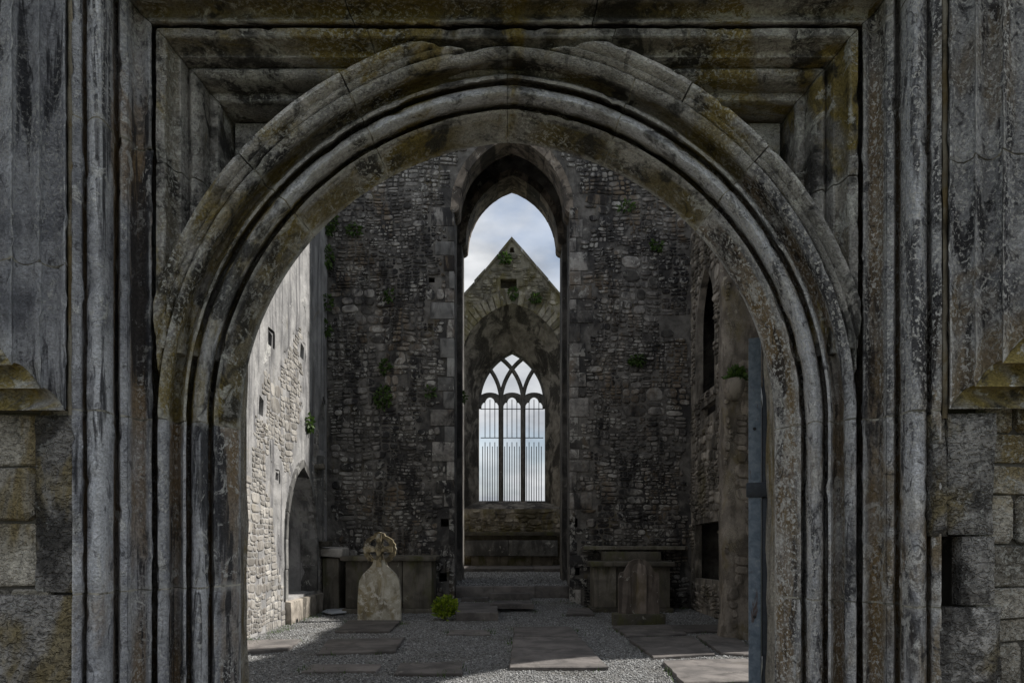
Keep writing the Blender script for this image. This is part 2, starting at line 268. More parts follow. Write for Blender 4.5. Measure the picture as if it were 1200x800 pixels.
def rubble(parent, fn, u0, u1, v0, v1, skip, mat, course=(.10, .2), width=(.14, .42), proud=.03, seed=1, cap=300, vis=None, name='stone', gap=.012, tone=(0, 1), inset=.76, jr=(.86, .82), vary=True):
    """irregular coursed rubble; fn(u,v,d) with d = distance out of the wall face"""
    rnd = random.Random(seed); stones = []
    def split(a, b, c, e, k=0, f=1.0):
        w, h = b-a, e-c; tw = rnd.uniform(*width)*f; th = rnd.uniform(*course)*f
        if w <= tw*1.25 and h <= th*1.3 or k > 9: stones.append((a, b, c, e)); return
        if w/max(width[1], .01) > h/max(course[1], .01)*rnd.uniform(.5, 1.2) and w > tw*1.25:
            m_ = a+w*rnd.uniform(.3, .7); split(a, m_, c, e, k+1, f); split(m_, b, c, e, k+1, f)
        elif h > th*1.3: m_ = c+h*rnd.uniform(.3, .7); split(a, b, c, m_, k+1, f); split(a, b, m_, e, k+1, f)
        else: m_ = a+w*rnd.uniform(.35, .65); split(a, m_, c, e, k+1, f); split(m_, b, c, e, k+1, f)
    v = v0
    while v < v1:
        h = rnd.uniform(.45, .8); u = u0-(rnd.random()*.5 if vary else 0)
        while u < u1: wd = rnd.uniform(.5, 1.3); split(u, u+wd, v, v+h, 0, rnd.choice((.65, .85, 1, 1, 1.5)) if vary else 1.0); u += wd
        v += h
    wk = 1.0 if vary else .25
    def warp(u, v): return u+.06*wk*noise.noise(Vector((u*.9, v*1.3, seed+.5))), v+.07*wk*noise.noise(Vector((u*1.1, v*.9, seed+9.5)))+.02*noise.noise(Vector((u*4, v*3, seed)))
    keep = []
    for (a, b, c, e) in stones:
        if gap > .002 and rnd.random() < .03: continue
        a, b, c, e = a+gap, b-gap, c+gap*.8, e-gap*.8
        if b-a < .04 or e-c < .03: continue
        ws = [warp(x, y) for x in (a, (a+b)/2, b) for y in (c, (c+e)/2, e)]
        if any(skip(x, y) or x < u0-(0 if vary else .03) or x > u1 or y > v1+.2 or y < v0-.02 for x, y in ws): continue
        keep.append((a, b, c, e))
    stones = keep; fn0 = fn
    fn = lambda u, v, d: fn0(*warp(u, v), d)
    geo = []
    for (a, b, c, e) in stones:
        cu, cv = (a+b)/2, (c+e)/2; hw, hh = (b-a)/2, (e-c)/2; p = proud*rnd.uniform(.35, 1.25)
        ring = [(-1, -.8), (-.85, -1), (.85, -1), (1, -.8), (1, .8), (.85, 1), (-.85, 1), (-1, .8)] if not vary else [(-1, -.45), (-.6, -1), (.6, -1), (1, -.45), (1, .5), (.55, 1), (-.55, 1), (-1, .5)]
        jit = [(x*rnd.uniform(jr[0], 1.02), y*rnd.uniform(jr[1], 1.02)) for x, y in ring]
        tl = (rnd.uniform(-.3, .3), rnd.uniform(-.35, .35))
        V = []
        for s, d in ((1.0, -.02), (.97, p*.6), (inset, p)):
            for x, y in jit:
                V.append(fn(cu+x*hw*s, cv+y*hh*s, d+(p*(x*tl[0]+y*tl[1])*.6+rnd.uniform(-.12, .12)*p if d > 0 else 0)))
        Fc = []
        for r in range(2):
            for i in range(8):
                j = (i+1) % 8; Fc.append([r*8+i, r*8+j, r*8+8+j, r*8+8+i])
        Fc.append(list(range(16, 24)))
        geo.append((V, Fc, tone[0]+(tone[1]-tone[0])*rnd.random(), hw*hh*(1 if vis is None or vis(cu, cv) else .001)))
    order = sorted(range(len(geo)), key=lambda i: -geo[i][3])
    for i in order[:cap]:
        V, Fc, t, _ = geo[i]; cen = sum((Vector(v) for v in V), Vector())/len(V)
        mesh_obj(name, V, Fc, mat, parent, tones=t, origin=cen)
    VV, FF, TT = [], [], []
    for i in order[cap:]:
        V, Fc, t, _ = geo[i]; n0 = len(VV); VV += V; FF += [[n0+k for k in f] for f in Fc]; TT += [t]*len(Fc)
    if VV:
        o = mesh_obj('small_stones', VV, FF, mat, parent, tones=TT); o['kind'] = 'stuff'
    return len(geo)
def arch_pts(w, spring, apex, grow, n, cx=0):
    """left-half arc points (x,z) of a pointed arch offset outwards by grow, from springing to the crown"""
    rise = apex-spring; Rr = (rise*rise+w*w)/(2*w); c = cx-w+Rr; te = math.acos((c-cx)/(Rr+grow))
    return [(c-(Rr+grow)*math.cos(te*i/n), spring+(Rr+grow)*math.sin(te*i/n)) for i in range(n+1)]
def voussoirs(parent, w, spring, apex, thick, fn, d0, d1, n, mat, name='voussoir', cx=0, gap=.012, seed=3, amp=.012, inner=0.0):
    rnd = random.Random(seed); rise = apex-spring; Rr = (rise*rise+w*w)/(2*w)
    for s in (-1, 1):
        for k in range(n):
            a0, a1 = k/n, (k+1)/n; V = []; tk = thick*rnd.uniform(.85, 1.15) if amp > .02 else thick
            sub = 3; dd = rnd.uniform(-amp, amp)*.5
            for i in range(sub+1):
                for g in (inner, tk):
                    te = math.acos((Rr-w)/(Rr+g)); f = a0+(a1-a0)*i/sub; t = te*f
                    t += (gap*.5/Rr if i == 0 else (-gap*.5/Rr if i == sub and k < n-1 else 0))
                    x = cx+s*(w-Rr+(Rr+g)*math.cos(t)); z = spring+(Rr+g)*math.sin(t)
                    for d in (d0+dd, d1): V.append(Vector(fn(x, z, d))+Vector([rnd.uniform(-amp, amp)*.4 for _ in range(3)]))
            Fc = []
            for i in range(sub):
                b = i*4
                Fc += [[b, b+4, b+6, b+2], [b+1, b+3, b+7, b+5], [b, b+1, b+5, b+4], [b+2, b+6, b+7, b+3]]
            e = sub*4; Fc += [[0, 2, 3, 1], [e, e+1, e+3, e+2]]
            o = mesh_obj(name, V, Fc, mat, parent, tones=rnd.random(), origin=sum(V, Vector())/len(V)); recalc(o)

# ================================================================ SETTING: ground
me_s = 600
g = mesh_obj('ground', [(-me_s, -me_s, -.012), (me_s, -me_s, -.012), (me_s, me_s, -.012), (-me_s, me_s, -.012)], [[0, 1, 2, 3]], M['turf']); g['kind'] = 'structure'
def floor_z(x, y):
    r = max(0, min(1, (y-15.6)/1.8)); r = r*r*(3-2*r); s = max(0, min(1, (1.9-abs(x+.1))/.6)); s = s*s*(3-2*s)
    return .2*r*s+.012*noise.noise(Vector((x*1.1, y*1.1, 0)))
nx, ny = 70, 130; V = []; Fc = []
for j in range(ny+1):
    for i in range(nx+1):
        x = -5.2+10.6*i/nx; y = 2.7+15.1*j/ny; V.append((x, y, floor_z(x, y)+.004))
for j in range(ny):
    for i in range(nx): a = j*(nx+1)+i; Fc.append([a, a+1, a+nx+2, a+nx+1])
o = mesh_obj('nave_floor', V, Fc, M['gravel_bed'], smooth=60); o['kind'] = 'structure'
o = mesh_obj('forecourt', [(-6, -8, 0), (6, -8, 0), (6, 2.3, 0), (-6, 2.3, 0)], [[0, 1, 2, 3]], M['earth']); o['kind'] = 'structure'  # unseen ground patch, made dull brown for the light it bounces onto the doorway
CH_Z = .45
o = mesh_obj('chancel_floor', [(-3.9, 17.6, CH_Z), (3.9, 17.6, CH_Z), (3.9, 28.6, CH_Z), (-3.9, 28.6, CH_Z), (-3.9, 17.6, -.05), (3.9, 17.6, -.05), (3.9, 28.6, -.05), (-3.9, 28.6, -.05)],
             [[0, 1, 2, 3], [4, 5, 1, 0], [5, 6, 2, 1], [6, 7, 3, 2], [7, 4, 0, 3]], M['gravel_bed']); o['kind'] = 'structure'
def pebbles(name, n, x0, x1, y0, y1, zf, seed, rmin=.006, rmax=.018):
    rg = np.random.default_rng(seed); xs = rg.uniform(x0, x1, n); ys = y0+(y1-y0)*rg.random(n)**1.35
    zs = np.array([zf(a, b) for a, b in zip(xs, ys)])+.004; r = rg.uniform(rmin, rmax, n)*(.6+.5*rg.random(n))
    base = np.array([(1, 0, 0), (0, 1, 0), (-1, 0, 0), (0, -1, 0), (0, 0, .75), (0, 0, -.6)])
    ang = rg.uniform(0, 6.28, n); ca, sa = np.cos(ang), np.sin(ang)
    P = base[None]*(1+rg.uniform(-.35, .35, (n, 6, 1)))*r[:, None, None]
    tilt = rg.uniform(-.5, .5, (n, 1))
    X = P[..., 0]*ca[:, None]-P[..., 1]*sa[:, None]; Y = P[..., 0]*sa[:, None]+P[..., 1]*ca[:, None]; Z = P[..., 2]+tilt*P[..., 0]*.8
    co = np.stack([X+xs[:, None], Y+ys[:, None], Z+(zs+r*.25)[:, None]], -1).reshape(-1, 3)
    f = np.array([(0, 1, 4), (1, 2, 4), (2, 3, 4), (3, 0, 4), (1, 0, 5), (2, 1, 5), (3, 2, 5), (0, 3, 5)])
    Fa = (f[None]+6*np.arange(n)[:, None, None]).reshape(-1, 3)
    me = bpy.data.meshes.new(name); me.vertices.add(len(co)); me.vertices.foreach_set('co', co.ravel().astype(np.float32))
    me.loops.add(Fa.size); me.loops.foreach_set('vertex_index', Fa.ravel().astype(np.int32)); me.polygons.add(len(Fa))
    me.polygons.foreach_set('loop_start', np.arange(0, Fa.size, 3, dtype=np.int32)); me.update(calc_edges=True)
    a = me.attributes.new('tone', 'FLOAT', 'FACE'); a.data.foreach_set('value', np.repeat(rg.random(n), 8).astype(np.float32))
    me.materials.append(M['gravel']); o = bpy.data.objects.new(name, me); link(o); return o
o = pebbles('gravel', 95000, -4.05, 3.9, 8.0, 17.3, floor_z, 4); tag(o, 'loose grey gravel between the grave slabs on the nave floor', 'gravel', kind='stuff')
o = pebbles('gravel', 9000, -1.5, 1.5, 17.75, 24.6, lambda a, b: CH_Z, 5, .012, .03); tag(o, 'gravel beyond the step under the tower', 'gravel', kind='stuff')

# ================================================================ CARVED DOORWAY
AX = -.012
CXL, CXR, CZ = .051, -.078, 1.927            # centres of left / right arcs, springing height
def baseY(px): return 1.95+(px-84)*.35/189
def seg_roll(p0, p1, h, n=9): return [(p0+(p1-p0)*i/n, -h*math.sin(math.pi*i/n)) for i in range(n+1)]
def seg_hol(p0, p1, h, n=8): return [(p0+(p1-p0)*i/n, h*math.sin(math.pi*i/n)) for i in range(n+1)]
door = thing('carved_doorway', 'carved limestone pointed doorway with rolled mouldings inside a square frame', 'doorway', (AX, 2.2, 0))
# profile of the arch order: (radius, Y)
pr = [(182.6, .12), (183.6, .10), (184.6, .0), (185.5, -.008), (190, -.010), (195, -.008), (197, .0)]+seg_hol(197.5, 214, .06)+[(215, -.012), (218, -.012), (219, .04), (220.5, .085), (223, .085), (224.2, .03)]+seg_roll(225, 244, .045)+[(244.6, .04), (245.5, .08), (248, .08)] \
    + [(249, .03), (250.5, -.010), (254.5, -.008), (255.5, .0)]
ORD = []
for px, off in pr:
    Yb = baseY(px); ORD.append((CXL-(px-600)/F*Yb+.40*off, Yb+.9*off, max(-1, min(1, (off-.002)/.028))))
ORD += [(.910, 2.278, .9), (.901, 2.306, 1.0), (.893, 2.33, 1.0), (.8885, 2.342, 1.0)]  # soffit at full tint: olive algae plus painted shade of the underside
ORD_in = .88
def dense(P, step=.006):
    out = []
    P = [tuple(p) if len(p) == 3 else (p[0], p[1], 0.0) for p in P]
    for (a, b, e), (c, d, g) in zip(P, P[1:]):
        n = max(1, int(math.hypot(c-a, d-b)/step))
        for i in range(n): out.append((a+(c-a)*i/n, b+(d-b)*i/n, e+(g-e)*i/n))
    return out+[P[-1]]
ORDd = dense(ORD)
def weather(p, amp=.0022):
    """erosion: fine relief plus small chips, pushed into the stone"""
    d = amp*fr(p, 8, 4)+.0012*fr((p[0]+5, p[1], p[2]), 34, 2)
    c = fr((p[0]*1.2, p[1]*1.2, p[2]+3.7), 15, 3)-.34
    if c > 0: d += min(.008, c*.035)
    return d
def swept_stone(name, prof, back, path, parent, mat, tone=.5, seed=0, gap=.0025, lean=None):
    """prof: open polyline (a,Y) from outer to inner; path: list of functions a->(x,z,outward dir) along the stone; back: Y of the rear face"""
    n = len(path); m = len(prof); V = []; relief_tint = []
    rnd = random.Random(seed); dy = rnd.uniform(-.0012, .0012); da = rnd.uniform(-.0015, .0015)
    for i, f in enumerate(path):
        e = .0025 if i in (0, n-1) else 0.0
        for (a, y, ms) in prof:
            x, z, ox, oz = f(a); relief_tint.append(ms)
            w = weather((x+seed*.37, y, z))
            V.append(Vector((x+ox*(-w*.1), y+dy+w+e, z+oz*(-w*.1))))
        for a in (prof[-1][0], prof[0][0]):
            x, z, ox, oz = f(a); V.append(Vector((x, back, z))); relief_tint.append(0.0)
    k = m+2; Fc = []
    for i in range(n-1):
        for j in range(k):
            j2 = (j+1) % k; Fc.append([i*k+j, i*k+j2, (i+1)*k+j2, (i+1)*k+j])
    ring2 = [Vector((a, y, 0)) for a, y, _ in prof]+[Vector((prof[-1][0], back, 0)), Vector((prof[0][0], back, 0))]
    for t in geometry.tessellate_polygon([ring2]): Fc.append(list(t)); Fc.append([(n-1)*k+j for j in t[::-1]])
    o = mesh_obj(name, V, Fc, mat, parent, tones=tone, smooth=50, origin=sum(V, Vector())/len(V)); recalc(o); o.data.set_sharp_from_angle(angle=R_(50))
    at = o.data.attributes.new('moss', 'FLOAT', 'POINT'); at.data.foreach_set('value', np.asarray(relief_tint, dtype=np.float32)); return o  # profile relief as tint: algae and painted shade in hollows, painted paleness on rolls
def joint(prof, back, f, parent, dz=(0, .0045), seed=0, dirn=None):
    """thin mortar bed between two stones, a hair behind their face"""
    pr_ = [(a, y+.0035+.002*fr((a*9, y*9, seed), 3, 2), m_) for a, y, m_ in prof]; V = []; m = len(pr_)
    for q in dz:
        for a, y, _ in pr_: x, z, ox, oz = f(a, q); V.append(Vector((x, y, z)))
        for a in (pr_[-1][0], pr_[0][0]): x, z, ox, oz = f(a, q); V.append(Vector((x, back, z)))
    k = m+2; Fc = [[j, (j+1) % k, k+(j+1) % k, k+j] for j in range(k)]
    return mesh_obj('mortar_joint', V, Fc, M['joint'], parent, tones=.5, origin=sum(V, Vector())/len(V))
def jamb_f(side, z):
    if side < 0: return lambda a: (CXL-a, z, -1, 0)
    return lambda a: (CXR+a, z, 1, 0)
def arc_f(side, t0, t1, f):
    cx = CXL if side < 0 else CXR
    def g(a):
        te = math.acos((CXL-CXR)/2/a)
        A = t0; B = te if t1 is None else t1
        t = A+(B-A)*f
        return (cx+side*a*math.cos(t), CZ+a*math.sin(t), side*math.cos(t), math.sin(t))
    return g
GP = .0019
def jamb_stack(side, zs, name, prof, back, mat, fmaker, seed):
    for k, (z0, z1) in enumerate(zip(zs, zs[1:])):
        n = max(3, int((z1-z0)/.018)); path = [fmaker(side, z0+GP+(z1-z0-2*GP)*i/n) for i in range(n+1)]
        swept_stone(name, prof, back, path, door, mat, random.Random(seed+k).uniform(.3, .75), seed+k)
        joint(prof, back, lambda a, q, z1=z1: fmaker(side, z1-GP+q)(a), door, (-.001, 2*GP+.001), seed+k)
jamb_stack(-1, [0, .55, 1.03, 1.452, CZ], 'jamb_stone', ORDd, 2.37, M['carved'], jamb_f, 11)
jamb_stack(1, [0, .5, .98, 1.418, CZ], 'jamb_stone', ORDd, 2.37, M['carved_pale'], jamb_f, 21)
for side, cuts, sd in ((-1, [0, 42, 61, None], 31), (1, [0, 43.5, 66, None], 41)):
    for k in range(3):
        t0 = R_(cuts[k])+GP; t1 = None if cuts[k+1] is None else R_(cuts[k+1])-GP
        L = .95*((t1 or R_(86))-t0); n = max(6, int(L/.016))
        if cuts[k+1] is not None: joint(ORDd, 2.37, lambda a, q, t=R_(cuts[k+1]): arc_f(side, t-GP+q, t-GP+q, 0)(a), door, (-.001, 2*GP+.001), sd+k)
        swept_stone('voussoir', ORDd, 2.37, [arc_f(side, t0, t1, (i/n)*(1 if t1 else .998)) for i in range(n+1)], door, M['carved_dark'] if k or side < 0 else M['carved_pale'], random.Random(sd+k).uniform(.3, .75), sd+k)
# outer hood ring of the arch, dying into the square frame
HOOD = dense([(1.040, 2.16), (1.043, 2.132), (1.050, 2.122), (1.056, 2.128), (1.060, 2.112), (1.068, 2.102), (1.080, 2.104), (1.088, 2.12), (1.092, 2.20)][::-1], .006)
XG_L, XG_R, ZG = -.989, .962, 3.008
def bisect(o, co, no):
    bm = bmesh.new(); bm.from_mesh(o.data); co = Vector(co)-world_loc(o)
    r = bmesh.ops.bisect_plane(bm, geom=bm.verts[:]+bm.edges[:]+bm.faces[:], plane_co=co, plane_no=no, clear_outer=True)
    ed = [e for e in r['geom_cut'] if isinstance(e, bmesh.types.BMEdge)]
    bmesh.ops.holes_fill(bm, edges=[e for e in bm.edges if e.is_boundary], sides=0)
    bm.to_mesh(o.data); bm.free()
for side, cuts, sd in ((-1, [3, 42, 61, 85], 51), (1, [3, 43.5, 58, 85], 61)):
    for k in range(3):
        t0, t1 = R_(cuts[k])+GP, R_(cuts[k+1])-GP; n = max(6, int((t1-t0)*1.07/.016))
        o = swept_stone('hood_stone', HOOD, 2.24, [arc_f(side, t0, t1, i/n) for i in range(n+1)], door, M['carved_dark'], random.Random(sd+k).uniform(.4, .8), sd+k)
        bisect(o, (XG_L+.006 if side < 0 else XG_R-.006, 0, 0), (side, 0, 0)); bisect(o, (0, 0, ZG-.055), (0, 0, 1))
# square outer frame, mitred at the corners.  s = distance outwards from the groove line
fp = [(80.5, .08), (83.5, .05), (84, .004), (86, 0), (95, 0), (96, .01), (97, .035), (99.5, .045), (101, .02)]+seg_roll(102, 132, .05, 12)+[(133, .03), (134.5, .055), (137, .06), (139.2, .012), (141, .0), (148.5, .0), (149.5, .004)] \
    + seg_hol(150, 174, .042, 9)+[(175.5, -.004), (177.5, -.002), (178, .06), (179, .12), (182.5, .13)]
FRM = dense([((-.989)-(px-600)/F*baseY(px)+.42*off, baseY(px)+.9*off, max(-1, min(1, (off-.002)/.028))) for px, off in fp])
def frame_v(side, z):
    xg = XG_L if side < 0 else XG_R
    return lambda s: (xg+side*s, min(z, ZG+s) if z is not None else ZG+s, side, 0)
def frame_h(f):
    def g(s):
        xl, xr = XG_L-s, XG_R+s; return (xl+(xr-xl)*f, ZG+s, 0, 1)
    return g
for side, zs, sd in ((-1, [0, .55, 1.03, 1.452, CZ-.004, 2.672, None], 71), (1, [0, .5, .98, 1.418, CZ-.004, 3.0, None], 81)):
    for k, (z0, z1) in enumerate(zip(zs, zs[1:])):
        zz = z1 if z1 else ZG+.1; n = max(4, int((zz-z0)/.018))
        if z1: path = [frame_v(side, z0+GP+(z1-z0-2*GP)*i/n) for i in range(n+1)]
        else:
            def mk(f, z0=z0, side=side):
                xg = XG_L if side < 0 else XG_R
                return lambda s: (xg+side*s, z0+GP+(ZG+s-GP-z0-GP)*f, side, 0)
            path = [mk(i/n) for i in range(n+1)]
        swept_stone('frame_stone', FRM, 2.36, path, door, M['carved'] if side < 0 else M['carved_pale'], random.Random(sd+k).uniform(.35, .7), sd+k)
        if z1: joint(FRM, 2.36, lambda a, q, z1=z1: frame_v(side, z1-GP+q)(a), door, (-.001, 2*GP+.001), sd+k)
hc = [0, .285, .62, 1]
for k in range(3):
    n = 45; path = [frame_h(hc[k]+(.0008 if k or 1 else 0)+(hc[k+1]-hc[k]-.0016)*i/n) for i in range(n+1)]
    swept_stone('lintel_stone', FRM, 2.36, path, door, M['carved_dark'], .5, 91+k)
# inner square frame around the spandrels (s = distance inwards)
ip = [(-.003, 2.20), (-.001, 2.14), (.003, 2.128), (.024, 2.126), (.028, 2.132)]
ip += [(.028+.012*(1-math.cos(math.pi/2*i/6)), 2.135+.05*math.sin(math.pi/2*i/6)) for i in range(7)]
ip += [(.047, 2.186), (.049, 2.20), (.049, 2.235)]+[(.051+.034*i/8, 2.232-.02*math.sin(math.pi*i/8)+.006*i/8) for i in range(9)]+[(.086, 2.255), (.087, 2.292)]
ip += [(.091, 2.288), (.112, 2.288), (.116, 2.296), (.117, 2.40)]
INN = dense([(-s, y, .5 if .027 < s < .045 or y > 2.3 else (.3 if .08 < s < .09 else 0.0)) for s, y in ip])
for side, zs, sd in ((-1, [2.12, 2.635, None], 101), (1, [2.12, 2.60, None], 111)):
    for k, (z0, z1) in enumerate(zip(zs, zs[1:])):
        n = 26
        def mk(f, z0=z0, z1=z1, side=side):
            xg = XG_L if side < 0 else XG_R
            return lambda s: (xg+side*s, (z0+GP+(z1-z0-2*GP)*f) if z1 else (z0+GP+(ZG+s-GP-z0-GP)*f), side, 0)
        swept_stone('panel_frame_stone', INN, 2.46, [mk(i/n) for i in range(n+1)], door, M['carved_dark'], .45, sd+k)
for k, (f0, f1) in enumerate(((0, .30), (.30, .655), (.655, 1))):
    n = 34; swept_stone('panel_frame_stone', INN, 2.46, [frame_h(f0+.0006+(f1-f0-.0012)*i/n) for i in range(n+1)], door, M['carved_dark'], .45, 121+k)
for side in (-1, 1):
    xg = XG_L if side < 0 else XG_R; cx = CXL if side < 0 else CXR
    P = [(xg-side*.13, 2.25), (xg-side*.13, 2.88)]+[(xg-side*.7, 2.88)]
    for t in (66, 55, 44, 33, 22): P.append((cx+side*1.0*math.cos(R_(t)), CZ+1.0*math.sin(R_(t))))
    V, Fc = prism(P, [], 2.385, 2.45, lambda u, v, d: Vector((u, d, v)))
    o = mesh_obj('spandrel_panel', V, Fc, M['carved_dark'], door, tones=.35, origin=sum(V, Vector())/len(V)); recalc(o)

# ---------------------------------------------------------------- west facade: wall, pilasters, ashlar, rubble
fac = thing('church_facade', 'mossy stone west wall of the ruined church around the carved doorway', 'wall', (-2.5, 2.4, 0))
XO = 1.135
hole = [(-.99, 0)]+[(-.99, 3.02), (.968, 3.02), (.968, 0)]
def front_fn(u, v, d): return Vector((u, d, v))
wallp = [(-5.0, -.1), (-5.0, 8.6), (0, 13.2), (5.0, 8.6), (5.0, -.1)]
big = [(-1.12, -.1), (-1.12, 3.14), (1.10, 3.14), (1.10, -.1)]
# outer polygon is walked round the doorway so that the opening reaches the ground
outer = [(-5.0, -.1), (-5.0, 8.6), (0, 13.2), (5.0, 8.6), (5.0, -.1), (1.105, -.1), (1.105, 3.14), (-1.125, 3.14), (-1.125, -.1)]
V, Fc = prism(outer, [], 1.985, 2.47, front_fn, [([(1.109, 1.40), (1.17, 1.40), (1.17, 1.62), (1.109, 1.62)], 2.3)]); o = mesh_obj('wall_core', V, Fc, M['mortar'], fac); recalc(o)
# inner half of the wall with the splayed rear arch of the door
def rear_arch(n=16):
    L = []
    for i in range(n+1):
        t = math.pi*i/n; L.append((t,))
    return L
def ring_at(k):
    out = []
    N = 28
    if k == 0:
        te = math.acos((CXL-CXR)/2/.893)
        out = [(CXL-.893, -.1), (CXL-.893, 1.0)]+[(CXL-.893*math.cos(te*i/14), CZ+.893*math.sin(te*i/14)) for i in range(15)]+[(CXR+.893*math.cos(te*i/14), CZ+.893*math.sin(te*i/14)) for i in range(13, -1, -1)]+[(CXR+.893, 1.0), (CXR+.893, -.1)]
    else:
        a, c = .949, -.0185
        out = [(c-a, -.1), (c-a, 1.0)]+[(c-a*math.cos(math.pi/2*i/14), 2.1+1.15*math.sin(math.pi/2*i/14)) for i in range(15)]+[(c+a*math.cos(math.pi/2*i/14), 2.1+1.15*math.sin(math.pi/2*i/14)) for i in range(13, -1, -1)]+[(c+a, 1.0), (c+a, -.1)]
    return out
A0, A1 = ring_at(0), ring_at(1)
V = []; Fc = []; rows = 14
dn = []
for A in (A0, A1):
    L = []
    for (a, b), (c, d) in zip(A, A[1:]):
        n = 12 if abs(d-b) > .5 else 3
        for i in range(n): L.append((a+(c-a)*i/n, b+(d-b)*i/n))
    dn.append(L+[A[-1]])
for r in range(rows+1):
    f = r/rows
    for (a, b), (c, d) in zip(*dn):
        y = 2.345+(2.8-2.345)*f; w = .014*fr((a*1.0+c*f, y, b), 6, 4)*min(1, f*6)
        x = a+(c-a)*f; V.append((x+(w if x < 0 else -w), y, b+(d-b)*f+w*.5))
m = len(dn[0])
for r in range(rows):
    for i in range(m-1): Fc.append([r*m+i, r*m+i+1, (r+1)*m+i+1, (r+1)*m+i])
mesh_obj('rear_arch', V, Fc, M['facade_rubble'], fac, smooth=30)
outer2 = [(-5.0, -.1), (-5.0, 8.6), (0, 13.2), (5.0, 8.6), (5.0, -.1)]+A1[::-1]
V, Fc = prism(outer2, [], 2.472, 2.8, lambda u, v, d: Vector((u, d, v)))
# clip the front hole edge behind the carved order: front face only where outside the doorway
o = mesh_obj('wall_core', V, Fc, M['mortar'], fac); recalc(o)
# fluted pilasters standing out beside the frame, ending in stepped stops
def label_mould(side, zs, seed, zb):
    xin = (81-600)/F*1.94; pts = []
    for p, off in ((81.5, .10), (80.5, .0), (79, -.006)): pts.append((p, 1.93+off))
    for (p0, p1, Yf, hd) in ((78, 48, 1.925, .03), (46, 15.5, 1.905, .034), (13.5, -24, 1.88, .03), (-26, -70, 1.86, .03)):
        pts += [(p0+(p1-p0)*i/8, Yf+hd*math.sin(math.pi*i/8)) for i in range(9)]+[(p1-.7, Yf-.008)]
    prof = dense([(abs((p-600)/F*Y-xin), Y, max(0, 0)) for p, Y in pts], .006)[::-1]
    X0 = xin if side < 0 else -xin-.022
    cuts = [None]+zs+[4.6]
    for q, (z0, z1) in enumerate(zip(cuts, cuts[1:])):
        n = int((z1-(z0 or zb))/.02)
        def mk(f, z0=z0, z1=z1): return lambda s: (X0+side*s, ((zb+s) if z0 is None else z0+GP)+(z1-GP-((zb+s) if z0 is None else z0+GP))*f, side, 0)
        swept_stone('label_stone', prof, 2.04, [mk(i/n) for i in range(n+1)], fac, M['carved'] if side < 0 else M['carved_pale'], random.Random(seed+q).uniform(.35, .65), seed+q)
        if z0 is not None: joint(prof, 2.04, lambda a, t, z0=z0: (X0+side*a, z0-GP+t, 0, 0), fac, (-.001, 2*GP+.001), seed+q)
    n = 30
    def mh(f): return lambda s: (X0+side*(s+.0005+(.62-s)*f), zb+s, 0, -1)
    swept_stone('label_stop', prof, 2.04, [mh(i/n) for i in range(n+1)], fac, M['carved_dark'], .5, seed+9)
rb = random.Random(8)
for sd_ in (-1, 1):
    xa = -.022 if sd_ > 0 else 0
    x0_, x1_ = sorted((-sd_*((78.5-600)/F*1.955)+xa, -sd_*((84.5-600)/F*1.955)+xa))
    V = []; Fc = []; nn = 130
    for i in range(nn+1):
        z = 1.9+2.7*i/nn
        for q in range(4): x = x0_+(x1_-x0_)*q/3; V.append(Vector((x, 1.958+.006*fr((x*3, z, 3), 12, 3)-(.004 if q in (1, 2) else 0), z)))
    for i in range(nn):
        for q in range(3): Fc.append([i*4+q, i*4+q+1, i*4+q+5, i*4+q+4])
    mesh_obj('mortar_joint', V, Fc, M['joint_moss'], fac, smooth=60, origin=V[0])
label_mould(-1, [2.285, 3.3], 131, 1.913); label_mould(1, [2.55, 3.4], 171, 1.917)
def ashlar(px0, px1, z0, z1, Yf, side=None, amp=.004, tone=None, mat='ashlar'):
    x0, x1 = sorted(((px0-600)/F*Yf, (px1-600)/F*Yf)); nx_, nz_ = max(4, int((x1-x0)/.02)), max(4, int((z1-z0)/.02)); V = []; Fc = []
    sd = px0*.13+z0
    for j in range(nz_+1):
        for i in range(nx_+1):
            x = x0+(x1-x0)*i/nx_; z = z0+(z1-z0)*j/nz_; e = min(i, nx_-i, j, nz_-j)
            V.append((x, Yf+(.012 if e == 0 else .002 if e == 1 else 0)+.012*fr((x+sd, z, 1), 5, 4)+.005*fr((x, z+sd, 7), 26, 3), z))
    n = len(V)
    for j in range(nz_):
        for i in range(nx_): a = j*(nx_+1)+i; Fc.append([a, a+1, a+nx_+2, a+nx_+1])
    bd = list(range(nx_+1))+[j*(nx_+1)+nx_ for j in range(1, nz_+1)]+[nz_*(nx_+1)+i for i in range(nx_-1, -1, -1)]+[j*(nx_+1) for j in range(nz_-1, 0, -1)]
    for b in bd: V.append((V[b][0], 2.0, V[b][2]))
    for q in range(len(bd)): r = (q+1) % len(bd); Fc.append([bd[r], bd[q], n+q, n+r])
    return mesh_obj('ashlar_block', V, Fc, M[mat], fac, tones=rb.uniform(.3, .7) if tone is None else tone, smooth=45, origin=((x0+x1)/2, Yf, z0))
ashlar(37, 82, 1.458, 1.908, 1.945); ashlar(-30, 82, 1.03, 1.45, 1.945); ashlar(-60, 82, .55, 1.024, 1.945); ashlar(-60, 82, .0, .544, 1.945)
ashlar(1114, 1168, 1.604, 1.912, 1.945); ashlar(1130, 1168, 1.425, 1.599, 1.945); ashlar(1104, 1176, .98, 1.418, 1.945); ashlar(1104, 1190, .5, .974, 1.945); ashlar(1104, 1190, 0, .494, 1.945)
ashlar(1096, 1113.4, 1.60, 1.912, 1.95)
def fac_fn(u, v, d):
    px = 600+u/1.945*F
    return Vector((u, 1.985-min(d, .018 if v > 1.88 else (.028 if 36 < px < 1170 else 1)), v))
